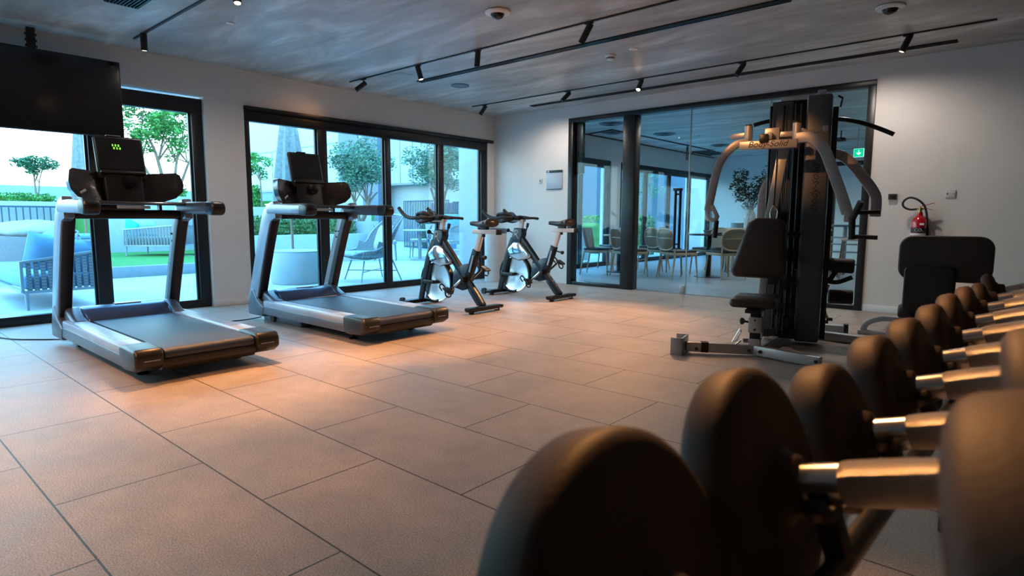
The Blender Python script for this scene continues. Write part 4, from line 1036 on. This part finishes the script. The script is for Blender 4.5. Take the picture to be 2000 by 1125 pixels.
# ceiling things in the dining room
def disc_diff(x, y, l):
    t = thing('round_diffuser', l, 'air vent', (x, y, H), 0, 'round ceiling diffusers of the dining room')
    obj('rim', MB().lathe([(0,0),(.22,0),(.225,-.008),(.20,-.014),(.19,-.006),(0,-.004)], seg=36), M['greyp'], t)
    cg = MB()
    for r in (.16, .115, .07): cg.lathe([(r,-.006),(r+.02,-.02),(r+.012,-.022),(r-.01,-.008)], seg=32)
    cg.cyl((0,0,-.024), (0,0,-.006), .035, 20); obj('cone', cg, M['blackmetal'], t)
disc_diff(1.12, 1.80, 'round black diffuser behind the narrow fixed pane'); disc_diff(1.22, 3.58, 'round black diffuser in the middle of the dining ceiling')
disc_diff(1.32, 6.05, 'round black diffuser farthest back near the gym bracket'); disc_diff(.55, 2.75, 'round black diffuser nearest the outer wall')
def dtrack(pts, l): return tag(obj('lighting_track', MB().bars(pts, .03, .014, (0,0,1)), M['black']), l, 'track', 'black tracks of the dining ceiling')
dtrack([(.76,2.4,H-.008),(.76,7.0,H-.008)], 'black track running down the dining ceiling')
dtrack([(.76,2.4,H-.008),(.05,2.62,H-.008)], 'short slanted black track at the left of the dining ceiling')
dtrack([(.05,.3,H-.008),(.05,8.7,H-.008)], 'black shadow track along the outer wall of the dining room')  # black bar stands in for the dark shadow gap at the wall
t = thing('slatted_ceiling_fixture', 'small black slatted fixture at the far left of the dining ceiling', 'ceiling fixture', (.50, 6.9, H))
for k in range(5): obj('slat', MB().box(-.25, .25, k*.22, k*.22+.05, -.03, 0, .003), M['black'], t)
obj('slat_rail', MB().box(-.2, -.17, -.05, 1.0, -.045, -.03), M['black'], t)
t = thing('pendant_lamp', 'thin black pendant cylinder hanging behind the glass seam', 'lamp', (1.07, 4.92, H))
obj('cord', MB().cyl((0,0,-.12), (0,0,0), .004, 8), M['black'], t); obj('shade', MB().cyl((0,0,-.40), (0,0,-.12), .022, 16), M['black'], t)
t = thing('exit_sign', 'green exit sign with a white arrow hanging in the dining room', 'sign', (4.40, 5.0, 2.19), .0)
obj('box', MB().box(-.16, .19, .01, .03, -.075, .075, .003), M['exitw'], t)
obj('green_panel', MB().box(-.155, .0, .004, .0105, -.07, .07), M['exit'], t)
obj('arrow', MB().prism([(-.082,.045),(-.067,.045),(-.067,-.012),(-.040,.010),(-.040,-.012),(-.0745,-.045),(-.110,-.012),(-.110,.010),(-.082,-.012)], 'y', .001, .0045), M['exitw'], t)
obj('man_panel', MB().box(.03, .185, .004, .0105, -.07, .07), M['exit'], t)
rm = MB().cyl((.10,.0,.045), (.10,.0045,.045), .012, 12).prism([(.085,.03),(.11,.032),(.12,.0),(.145,-.02),(.138,-.03),(.108,-.012),(.098,-.03),(.11,-.055),(.10,-.06),(.082,-.032),(.088,-.005),(.07,.0),(.062,.018),(.055,.014),(.065,-.008)], 'y', .001, .0045)
obj('running_figure', rm, M['exitw'], t)
obj('hanger', MB().cyl((-.1,.02,.075), (-.1,.02,H-2.19), .004, 6).cyl((.12,.02,.075), (.12,.02,H-2.19), .004, 6), M['silver'], t)
t = thing('ceiling_projector', 'dark fixture with a reddish blade under the dining ceiling, behind the lat bar', 'ceiling fixture', (3.95, 5.3, H))
obj('stem', MB().cyl((0,0,-.14),(0,0,0),.012,8), M['black'], t)
obj('body', MB().rbox((0,0,-.17), (.16,.16,.07), (0,0,0), .02), M['black'], t)
for k, m_ in ((0,'tan'),(1,'black'),(2,'black')):
    a = .3+2.1*k; obj('blade', MB().rbox((.36*math.cos(a), .36*math.sin(a), -.17), (.55,.12,.012), (0,0,a), .005), M[m_], t)
struct('trim_1', MB().box(3.75, 5.6, 5.6, 5.72, 2.02, 2.10, .004).box(3.75, 3.83, 5.6, 5.72, 0, 2.05, .004).box(5.0, 5.08, 5.6, 5.72, 0, 2.05, .004), M['frame'])
t = thing('bar_shelf', 'grey high shelf unit with rails seen through the right end of the glass', 'shelf', (4.2, 4.6, 0))
obj('shelf_top', MB().box(-.3, .45, -.15, .15, .86, .90, .004), M['greyp'], t)
for z in (.66, .54, .40): obj('rail', MB().box(-.28, .43, -.1, .1, z, z+.025, .003), M['silver'], t)
for x in (-.27, .08, .42): obj('post', MB().box(x-.015, x+.015, -.1, .1, 0, .87, .003), M['silver'], t)
def stool(x, y, l):
    t = thing('bar_stool', l, 'stool', (x, y, 0), .3, 'reddish stools')
    obj('seat', MB().prism(rrect(-.16,.16,-.16,.16,.05), 'z', .64, .68, .01), M['tan'], t)
    for sx in (-1, 1):
        for sy in (-1, 1): obj('leg', MB().tube([(sx*.13, sy*.13, .65), (sx*.18, sy*.18, 0)], .013, 8), M['wood'], t)
    obj('footrest', MB().bar((-.16,-.16,.25), (.16,-.16,.25), .02, .02), M['wood'], t)
stool(4.12, 3.7, 'reddish wooden stool seen between the gym cover and the foam rollers'); stool(4.55, 3.9, 'reddish wooden stool nearer the right glass frame')

# ------------------------------------------------------------ terrace outside
struct('ground_terrace', MB().box(-45, -T, -30, 30, -.30, -.012), M['deck'])
struct('ground_lawn', MB().box(-16, -4.72, -4.75, -2.3, -.012, .175).box(-16, -7.6, -2.3, 3.0, -.012, .175), M['grass'])
struct('curb', MB().box(-4.72, -4.52, -12, -2.2, -.012, .172, .01).box(-16, -4.72, -12, -4.75, -.012, .16).box(-7.6, -4.52, -2.3, -2.2, -.012, .172, .01), M['curb'])
struct('retaining_wall_low', MB().box(-5.45, -5.15, -2.2, 1.1, -.012, .62), M['outwhite'])
struct('retaining_wall_back', MB().box(-7.9, -7.6, -1.2, 3.0, -.012, 1.25), M['outwhite'])
struct('retaining_wall_side', MB().box(-9.4, -9.1, -3.25, -1.2, .175, 1.50), M['outwhite'])
struct('boundary_wall', MB().box(-11.6, -11.3, -14, -3.3, -.012, 1.36), M['outwhite'])
struct('bank_earth', MB().box(-19, -11.6, -14, 6, -.012, 1.30).box(-11.6, -9.4, -3.3, 2, -.012, 1.45), M['grass'])
struct('far_wall', MB().box(-20.6, -20, -30, 12, -.012, 2.08), M['far'])
struct('outer_pier', MB().box(-.95, -.30, .10, .42, -.012, 3.3), M['outwhite'])
# facades of the neighbouring wing
fm = MB().box(-16, -6.4, 8.6, 9.4, 2.35, 7.5).box(-16, -7.2, 8.9, 9.4, 1.55, 2.0).box(-16, -6.4, 9.2, 9.4, 0, 2.4)
fa = thing('neighbour_building', 'pale cyan building with panel joints beyond the trees', 'building', (0, 0, 0))
obj('upper_wall', MB().box(-32, -6.0, 8.6, 9.4, 2.35, 7.5), M['facade'], fa)
obj('recess_wall', MB().box(-32, -6.0, 9.1, 9.4, 0, 2.35), M['outwhite'], fa)
obj('blue_panel', MB().box(-17.7, -16.2, 8.55, 8.6, 2.6, 7.5), M['facade2'], fa)
obj('blue_pillar', MB().box(-15.4, -14.3, 8.2, 8.6, 0, 7.5), M['facade2'], fa)
obj('side_wing', MB().box(-5.9, -1.6, 10.5, 13.0, 0, 7), M['facade2'], fa)
obj('side_wing_strip', MB().box(-4.1, -3.3, 10.4, 10.5, 0, 7), M['outwhite'], fa)
jm = MB()
for x in (-24, -21.5, -18.9, -13.3, -12.5, -11.6, -10.6, -9.6, -8.3, -7.2): jm.box(x-.02, x+.02, 8.58, 8.6, 2.4, 4.4)
jm.box(-32, -6.0, 8.57, 8.6, 4.4, 4.45).box(-32, -6.0, 8.57, 8.6, 2.38, 2.43)
obj('panel_joint', jm, M['curb'], fa)
def leafbox(name, x0, x1, y0, y1, z0, z1, m, n, size, label, seed):
    t = thing(name, label, 'hedge', ((x0+x1)/2, (y0+y1)/2, z0), 0, 'clipped hedges on the terrace')
    hx, hy, hz = (x1-x0)/2, (y1-y0)/2, (z1-z0)
    c = MB(); tb = bmesh.new(); bmesh.ops.create_cube(tb, size=1); bmesh.ops.scale(tb, vec=(2*hx*.88, 2*hy*.96, hz*.85), verts=tb.verts); bmesh.ops.translate(tb, vec=(0,0,hz*.43), verts=tb.verts)
    bmesh.ops.subdivide_edges(tb, edges=tb.edges[:], cuts=8, use_grid_fill=True); R = random.Random(seed)
    for v in tb.verts: v.co += Vector((R.uniform(-.04,.04), R.uniform(-.04,.04), R.uniform(-.03,.03)))
    c._merge(tb); obj('leafy_core', c, m, t)
    R = random.Random(seed+1); vs = []; fs = []
    for _ in range(n):
        f = R.random(); p = Vector((R.uniform(-hx,hx), R.uniform(-hy,hy), hz+R.uniform(-.06,.05)*1.5)) if f < .45 else Vector(((hx if R.random() < .8 else -hx)+R.uniform(-.04,.04), R.uniform(-hy,hy), R.uniform(0,hz)))
        u = Vector((R.gauss(0,1), R.gauss(0,1), R.gauss(0,1))).normalized(); w_ = u.orthogonal().normalized(); s = size*R.uniform(.6,1.3)
        i = len(vs); vs += [p-u*s, p+w_*s*.45, p+u*s, p-w_*s*.45]; fs.append((i,i+1,i+2,i+3))
    me = D.meshes.new('leaves'); me.from_pydata([tuple(v) for v in vs], [], fs); me.materials.append(m)
    o = D.objects.new('leaves', me); COL.objects.link(o); o.parent = t
    return t
leafbox('hedge', -6.05, -5.56, -2.2, 1.1, .50, .95, M['hedge'], 3500, .035, 'low hedge above the white wall, behind the second treadmill', 21)
leafbox('hedge', -8.7, -7.97, -1.2, -.05, 1.22, 1.72, M['leaf'], 1800, .05, 'tall hedge high up at the left edge of the sliding window', 22)
leafbox('hedge', -8.8, -6.2, 5.75, 6.35, .0, 1.06, M['hedge'], 3500, .04, 'bright green hedge behind the cafe table', 23)
leafbox('hedge', -6.0, -3.6, 5.75, 6.35, .0, .98, M['hedge'], 2500, .04, 'pale green hedge seen beside the outer pier and through the dining room', 24)
leafbox('hedge', -3.4, -1.3, 7.2, 8.0, .0, 1.0, M['leaf'], 2500, .04, 'yellow-green hedge seen through the narrow fixed pane', 28)
leafbox('hedge', -12.3, -11.7, -9, -3.5, 1.32, 1.50, M['leaf'], 3500, .04, 'narrow hedge running under the small distant tree', 25)
leafbox('hedge', -10.1, -9.45, -3.25, -1.25, 1.45, 1.72, M['leaf'], 2000, .045, 'strip of green planting under the large tree', 26)
def fence(x0, y0, x1, y1, z0, z1, n, label, panel=True):
    t = thing('railing', label, 'fence', (x0, y0, z0), 0, 'dark blue terrace railings')
    dx, dy = x1-x0, y1-y0; L = math.hypot(dx, dy)
    rl_ = MB().bar((0,0,z1-z0-.02), (dx,dy,z1-z0-.02), .04, .04).bar((0,0,.04), (dx,dy,.04), .03, .03)
    obj('rail', rl_, M['bluefence'], t)
    for k in range(n+1): obj('baluster', MB().bar((dx*k/n, dy*k/n, 0), (dx*k/n, dy*k/n, z1-z0-.02), .022, .022, (1,0,0)), M['bluefence'], t)
    return t
fence(-11.15, -6.5, -11.15, -3.1, -.012, 1.25, 26, 'dark railing in front of the pale wall, behind the grey sofa')
fence(-9.3, 5.55, -7.1, 5.55, .0, 1.56, 26, 'dark blue railing behind the cafe table')
fence(-6.9, 5.55, -5.0, 5.55, .0, 1.5, 20, 'dark blue railing beside the outer pier')
tag(obj('screen_panel', MB().box(-8.9, -7.6, 6.4, 6.46, -.012, 1.5, .01), M['bluefence']), 'dark blue screen panel behind the railing and hedge', 'screen')
tag(obj('screen_panel', MB().box(-6.4, -4.6, 6.5, 6.56, -.012, 1.45, .01), M['bluefence']), 'dark blue screen panel right of the olive tree trunk', 'screen')
def tree(name, loc, h, trunks, blobs, n, size, m, label, seed, group='terrace trees'):
    t = thing(name, label, 'tree', loc, 0, group)
    R = random.Random(seed); tr = MB()
    for dx, dy, r in trunks:
        tr.tube([(dx*.2, dy*.2, 0), (dx*.5+.03, dy*.5, h*.4), (dx, dy, h), (dx*1.5, dy*1.6, h*1.35)], [r, r*.45], 8, smooth=4)
        for k in range(4):
            b = R.choice(blobs); tr.tube([(dx*.8, dy*.8, h*.85), ((dx+b[0])*.5, (dy+b[1])*.5, (h+b[2])*.5), (b[0], b[1], b[2])], [r*.4, r*.12], 6, smooth=3)
    obj('trunk', tr, M['trunk'], t); foliage('foliage', t, m, blobs, n, size, seed+5); return t
R = random.Random(3)
def blobs(cx, cy, cz, rx, ry, rz, k, s, seed):
    R = random.Random(seed); o = []
    for _ in range(k):
        a = R.uniform(0, 2*pi); b = R.uniform(-1, 1); q = R.uniform(.35, 1)
        o.append((cx+rx*q*math.cos(a)*math.sqrt(1-b*b), cy+ry*q*math.sin(a)*math.sqrt(1-b*b), cz+rz*q*b, s*R.uniform(.7,1.3), s*R.uniform(.7,1.3), s*R.uniform(.5,.9)))
    return o
tree('broadleaf_tree', (-12.0, -3.85, 1.30), .62, [(0,0,.03),(.05,.1,.02)], blobs(0,0,.98,.45,.52,.18,16,.15,1), 1500, .045, M['leafb'], 'small distant tree with a flat crown left of the nearer treadmill', 31)
tree('broadleaf_tree', (-10.8, -1.2, 1.45), 1.2, [(.1,-.3,.06),(.2,.2,.05),(-.2,-.7,.05),(.1,.6,.045)], blobs(0,-.2,2.2,.9,1.5,1.15,90,.25,2), 9000, .055, M['leaf'], 'large airy bright green tree filling the pane right of the television', 32)
tree('broadleaf_tree', (-7.9, -.10, 1.25), .75, [(0,0,.025)], blobs(0,0,1.05,.35,.36,.32,16,.13,3), 1100, .04, M['leaf'], 'slender young tree at the left edge of the sliding window', 33)
tree('olive_tree', (-6.0, 1.52, .9), .55, [(.12,.15,.05),(-.1,-.12,.045),(.05,.3,.04)], blobs(0,0,1.38,.72,.78,.62,60,.26,4), 9500, .038, M['leafo'], 'bushy olive tree seen just right of the second treadmill console', 34, 'olive trees')
tree('olive_tree', (-6.9, 5.0, .8), .8, [(.1,.1,.06),(-.1,-.15,.05)], blobs(0,0,1.75,1.05,1.05,.78,60,.32,5), 9000, .045, M['leafo'], 'second olive tree crossing the last two sliding panes', 35, 'olive trees')
tree('olive_tree', (-2.6, 9.3, .3), .8, [(.1,.1,.06)], blobs(0,0,1.6,.8,.8,.7,30,.3,6), 3200, .045, M['leafo'], 'tree seen through the narrow fixed pane of the partition', 36, 'olive trees')
for x, y, z0, h, l in ((-6.0, 1.52, -.012, .92, 'pale round planter under the first olive tree'), (-6.9, 5.0, -.012, .82, 'pale round planter under the second olive tree')):
    t = thing('planter', l, 'planter', (x, y, z0), 0, 'planters under the olive trees')
    obj('pot', MB().lathe([(0,0),(.36,0),(.45,h),(.40,h),(.38,h-.06),(0,h-.06)], seg=32), M['outwhite'], t); obj('soil', MB().cyl((0,0,h-.1), (0,0,h-.04), .37, 24), M['trunk'], t)
def parasol(x, y, z0, z1, r, pole, label, base=-.012):
    t = thing('closed_parasol', label, 'parasol', (x, y, base), 0, 'closed canvas parasols')
    tb = bmesh.new(); N_ = 32; rings = []
    for f, rr in ((0,.75),(.12,1.0),(.35,.86),(.7,.55),(.93,.30),(1,.08)):
        rings.append([tb.verts.new((r*rr*(1+.14*math.cos(8*a))*math.cos(a), r*rr*(1+.14*math.cos(8*a))*math.sin(a), z0-base+(z1-z0)*f)) for a in [2*pi*k/N_ for k in range(N_)]])
    for A, B in zip(rings, rings[1:]):
        for k in range(N_): tb.faces.new((A[k], A[(k+1) % N_], B[(k+1) % N_], B[k]))
    tb.faces.new(rings[-1]); tb.faces.new(rings[0]); bmesh.ops.recalc_face_normals(tb, faces=tb.faces)
    obj('folded_canopy', MB()._merge(tb), M['parasol'], t, 60)
    obj('pole', MB().cyl((0,0,0), (0,0,z0-base+.1), pole, 14), M['wood'], t)
    obj('base_plate', MB().box(-.25,.25,-.25,.25,0,.03,.005), M['curb'], t)
parasol(-2.7, -2.16, 1.05, 2.95, .27, .022, 'tall closed parasol behind the second treadmill console')
parasol(-4.6, -6.12, 1.15, 2.4, .26, .022, 'closed parasol cut by the left edge of the picture')
parasol(-7.2, -4.02, 1.2, 3.0, .18, .022, 'closed parasol half hidden behind the television edge', .16)
t = thing('drum_table', 'large white drum planter outside, left of the middle mullion', 'planter', (-1.75, -2.62, -.012))
obj('drum', MB().lathe([(0,0),(.37,0),(.385,.02),(.40,.46),(.39,.485),(.36,.49),(.35,.47),(0,.47)], seg=48), M['outwhite'], t)
obj('rim', MB().lathe([(.36,.49),(.39,.486),(.398,.50),(.36,.505)], seg=48), M['facade'], t)
def sofa(name, loc, rz, label, L, dep, h, seat, mf, mc, arm_end=True, group='terrace sofas'):
    """woven end panel on local x=0, seat runs to -x, back along +y"""
    t = thing(name, label, 'sofa', loc, rz, group)
    fr = MB().bars([(0,0,seat-.20),(0,0,h-.10),(0,dep,h),(0,dep,seat-.20),(0,0,seat-.20)], .035, .03, (1,0,0), .004)
    fr.bar((0,0,seat-.19), (-L,0,seat-.19), .03, .035).bar((0,dep,seat-.19), (-L,dep,seat-.19), .03, .035).bar((0,dep,h), (-L,dep,h), .03, .035).bar((-L,0,seat-.19), (-L,dep,seat-.19), .03, .035)
    obj('frame', fr, M['outframe'], t)
    for x, y, ox, oy in ((0,.03,.0,-.0),(0,dep-.03,.03,.04),(-L,0,-.0,-.0),(-L,dep,-.0,.04)):
        obj('leg', MB().tube([(x,y,seat-.19),(x+ox,y+oy,0)], [.022,.014], 10), M['outframe'], t)
    st = MB(); n = int(dep/.065)
    for k in range(n):
        y = .03+(dep-.06)*(k+.5)/n; st.box(-.008, .008, y-.022, y+.022, seat-.19, h-.11+.10*y/dep, .002)
    obj('woven_side', st, mf, t)
    st = MB(); n = int(L/.065)
    for k in range(n):
        x = -L+.03+(L-.06)*(k+.5)/n; st.box(x-.022, x+.022, dep-.008, dep+.008, seat-.19, h-.01, .002)
    obj('woven_back', st, mf, t)
    obj('seat_cushion', MB().rbox((-L/2, dep/2-.01, seat-.10), (L-.05, dep-.05, .16), (0,0,0), .045, 4), mc, t)
    return t
sofa('outdoor_sofa', (-1.25, -6.09, -.012), 0, 'blue-cushioned outdoor sofa with a woven strap side, seen behind the nearer treadmill', 2.1, .70, .62, .40, M['rope'], M['blue'])
def cushion(x, y, z, sx, sy, sz, rot, m, label, grp='cushions on the terrace sofas'):
    b = MB(); tb = bmesh.new(); bmesh.ops.create_cube(tb, size=2); bmesh.ops.subdivide_edges(tb, edges=tb.edges[:], cuts=6, use_grid_fill=True)
    for v in tb.verts:
        e = (1-abs(v.co.x)**3*.5)*(1-abs(v.co.z)**3*.5) if 1 else 1
        v.co.y *= max(.12, (1-v.co.x**4)**.5*(1-v.co.z**4)**.5 if abs(v.co.x) < 1 and abs(v.co.z) < 1 else .12)
        k = 1-.06*(v.co.x**2)*(1-v.co.z**2); v.co.z *= 1-.07*(1-v.co.x**2)*0; v.co.x *= 1
    bmesh.ops.scale(tb, vec=(sx/2, sy/2, sz/2), verts=tb.verts); b._merge(tb)
    o = obj('cushion', b, m, None, 80); o.location = (x, y, z); o.rotation_euler = rot
    return tag(o, label, 'cushion', grp)
cushion(-1.42, -5.72, .575, .60, .20, .40, (.0, .22, pi/2), M['blue'], 'blue cushion leaning on the woven side of the near sofa')
cushion(-1.72, -5.62, .575, .46, .16, .44, (-.3, 0, .35), M['stripe'], 'striped cushion between two blue ones on the near sofa')
cushion(-2.45, -5.58, .60, .62, .20, .46, (-.25, 0, .0), M['blue'], 'large blue cushion cut by the left picture edge')
cushion(-1.95, -5.50, .60, .60, .16, .40, (-.2, 0, .0), M['bluelt'], 'pale blue back cushion behind the striped cushion')
s2 = sofa('outdoor_sofa', (-7.55, -3.28, .172), math.radians(-47), 'grey woven sofa on the raised lawn with turquoise cushion', .85, 1.15, .66, .42, M['grey'], M['bluelt'])
cushion(-7.75, -3.05, .73, .45, .16, .40, (.1, .3, .2), M['turq'], 'turquoise cushion on the lawn sofa')
cushion(-8.10, -2.75, .74, .60, .16, .34, (.1, 0, .8), M['bluelt'], 'pale blue cushion along the back of the lawn sofa')
t = thing('daybed', 'round grey woven daybed with a crumpled pale cover, in front of the railing', 'sofa', (-8.1, -4.7, .16))
tb = bmesh.new(); rings = []
for z, k in ((0,1),(.35,1.03),(.62,1)):
    rings.append([tb.verts.new((.55*k*math.cos(a), .72*k*math.sin(a), z*(1 if z < .5 else .88+.16*math.cos(a-pi*0)*-1+.0))) for a in [2*pi*j/32 for j in range(32)]])
for A, B in zip(rings, rings[1:]):
    for j in range(32): tb.faces.new((A[j], A[(j+1) % 32], B[(j+1) % 32], B[j]))
bmesh.ops.recalc_face_normals(tb, faces=tb.faces)
bmesh.ops.solidify(tb, geom=tb.faces[:], thickness=-.04); obj('woven_shell', MB()._merge(tb), M['grey'], t)
tb = bmesh.new(); bmesh.ops.create_uvsphere(tb, u_segments=32, v_segments=16, radius=1); R = random.Random(8)
for v in tb.verts: v.co = Vector((v.co.x*.54, v.co.y*.70, .56+v.co.z*.20+.02*math.sin(9*v.co.x+3*v.co.y)+R.uniform(-.006,.006)))
obj('crumpled_cover', MB()._merge(tb), M['palecush'], t, 80)
t = thing('ottoman', 'flat blue ottoman between the near sofa and the daybed', 'ottoman', (-5.6, -4.72, .16))
obj('seat_pad', MB().rbox((0,0,.50), (.5,.85,.09), (0,0,0), .04, 4), M['blue'], t); obj('frame', MB().box(-.24,.24,-.41,.41,.42,.455,.005), M['outframe'], t)
for sx in (-1,1):
    for sy in (-1,1): obj('leg', MB().cyl((sx*.2,sy*.36,0),(sx*.2,sy*.36,.42),.014,8), M['outframe'], t)
# rope lounge chair close to the glass, facing -y
t = thing('lounge_chair', 'high-backed rope lounge chair outside, behind the second treadmill', 'chair', (-1.22, -1.55, -.012), math.radians(-8))
lg = M['outframe']
for a, b in (((-.22,-.30,.33),(-.36,-.36,0)),((.22,-.30,.33),(.34,-.42,0)),((-.22,.20,.33),(-.34,.32,0)),((.22,.20,.33),(.33,.30,0))): obj('leg', MB().tube([a,b], [.014,.011], 8), lg, t)
obj('leg_brace', MB().tube([(-.29,-.33,.16),(.28,.25,.16)], .009, 8).tube([(.28,-.36,.16),(-.28,.26,.16)], .009, 8), lg, t)
tb = bmesh.new(); rows_ = []
for y, z, hw_, cup in ((-.52,.40,.24,.02),(-.40,.36,.30,.05),(-.15,.33,.33,.10),(.10,.35,.34,.18),(.24,.50,.33,.20),(.36,.72,.30,.17),(.47,.93,.24,.12),(.52,1.02,.18,.08)):
    rows_.append([tb.verts.new((hw_*u_, y-(cup*1.1*abs(u_)**2 if y > .0 else 0)-(.0), z+(cup*1.6*abs(u_)**2.2 if y < .2 else cup*.5*abs(u_)**2))) for u_ in [-1+2*k/12 for k in range(13)]])
for A, B in zip(rows_, rows_[1:]):
    for k in range(12): tb.faces.new((A[k], A[k+1], B[k+1], B[k]))
bmesh.ops.solidify(tb, geom=tb.faces[:], thickness=.02)
obj('rope_shell', MB()._merge(tb), M['ropelt'], t, 60)
rim = [rows and r for r in ()]
P = [(-.24,-.52,.42),(-.31,-.38,.47),(-.35,-.15,.50),(-.36,.05,.62),(-.34,.15,.78),(-.27,.35,.98),(-.18,.46,1.06),(0,.53,1.04),(.18,.46,1.06),(.27,.35,.98),(.34,.15,.78),(.36,.05,.62),(.35,-.15,.50),(.31,-.38,.47),(.24,-.52,.42)]
obj('rim', MB().tube(P, .016, 8, smooth=4), lg, t)
ar_ = MB()
for s in (-1, 1):
    for k in range(9):
        y = -.38+k*.055; ar_.tube([(s*.31, y, .38), (s*.35, y+.02, .49+.01*k)], .006, 6)
obj('arm_rope', ar_, M['ropelt'], t)
obj('seat_cushion', MB().rbox((0,-.20,.43), (.54,.58,.09), (-.03,0,0), .04, 4), M['bluelt'], t)
cushion(-1.16, -1.40, .66, .44, .17, .44, (-.35, 0, -.14), M['palecush'], 'pale pillow on the rope lounge chair')
# cafe table and chairs
t = thing('cafe_table', 'white-topped cafe table on a dark leg, outside between the bikes and the mullion', 'table', (-4.3, 2.0, -.012))
obj('tabletop', MB().lathe([(0,.70),(.38,.70),(.39,.715),(.38,.73),(0,.73)], seg=36), M['outwhite'], t); obj('stem', MB().cyl((0,0,.02),(0,0,.70),.04,16), M['curb'], t); obj('base', MB().lathe([(0,0),(.25,0),(.25,.01),(0,.03)], seg=28), M['curb'], t)
oc = make_dining('bistro chair with a dark rim on the far side of the cafe table', M['curb'], M['palecush'], M['outwhite'], 'round', 'bistro_chair', 'chair', 'bistro chairs on the terrace')
oc.location = (-5.0, 2.6, -.012); oc.rotation_euler = (0,0,2.3)
for x, y, rz, l in ((-4.75,1.35,-.7,'bistro chair left of the cafe table'),(-3.75,2.45,1.6,'bistro chair right of the cafe table, behind the nearer bike'),(-6.6,.55,1.0,'bistro chair behind the right upright of the second treadmill'),(-7.3,2.1,2.2,'bistro chair beyond the rope lounge chair, facing the camera')):
    d = dup(oc, (x, y, -.012), rz, l)
tag(obj('egg_pot', MB().lathe([(0,0),(.22,0),(.36,.25),(.46,.60),(.44,.90),(.36,1.08),(.32,1.10),(.30,1.05),(0,1.0)], (-4.6, 3.35, -.012), seg=36), M['bluepot']), 'big blue egg-shaped pot behind the nearer bike', 'planter')
t = thing('potted_agave', 'spiky pale green plant above the railing beside the outer pier', 'plant', (-6.3, 5.9, .95)); foliage('leaf_mass', t, M['leaf'], [(0,0,.18,.35,.3,.2)], 220, .10, 17)
stp = MB()
for k in range(6): stp.box(-4.1, -1.4, 2.3+.36*k, 4.9, -.012+.115*k, -.012+.115*(k+1), .004)
struct('steps', stp, M['outwhite'])
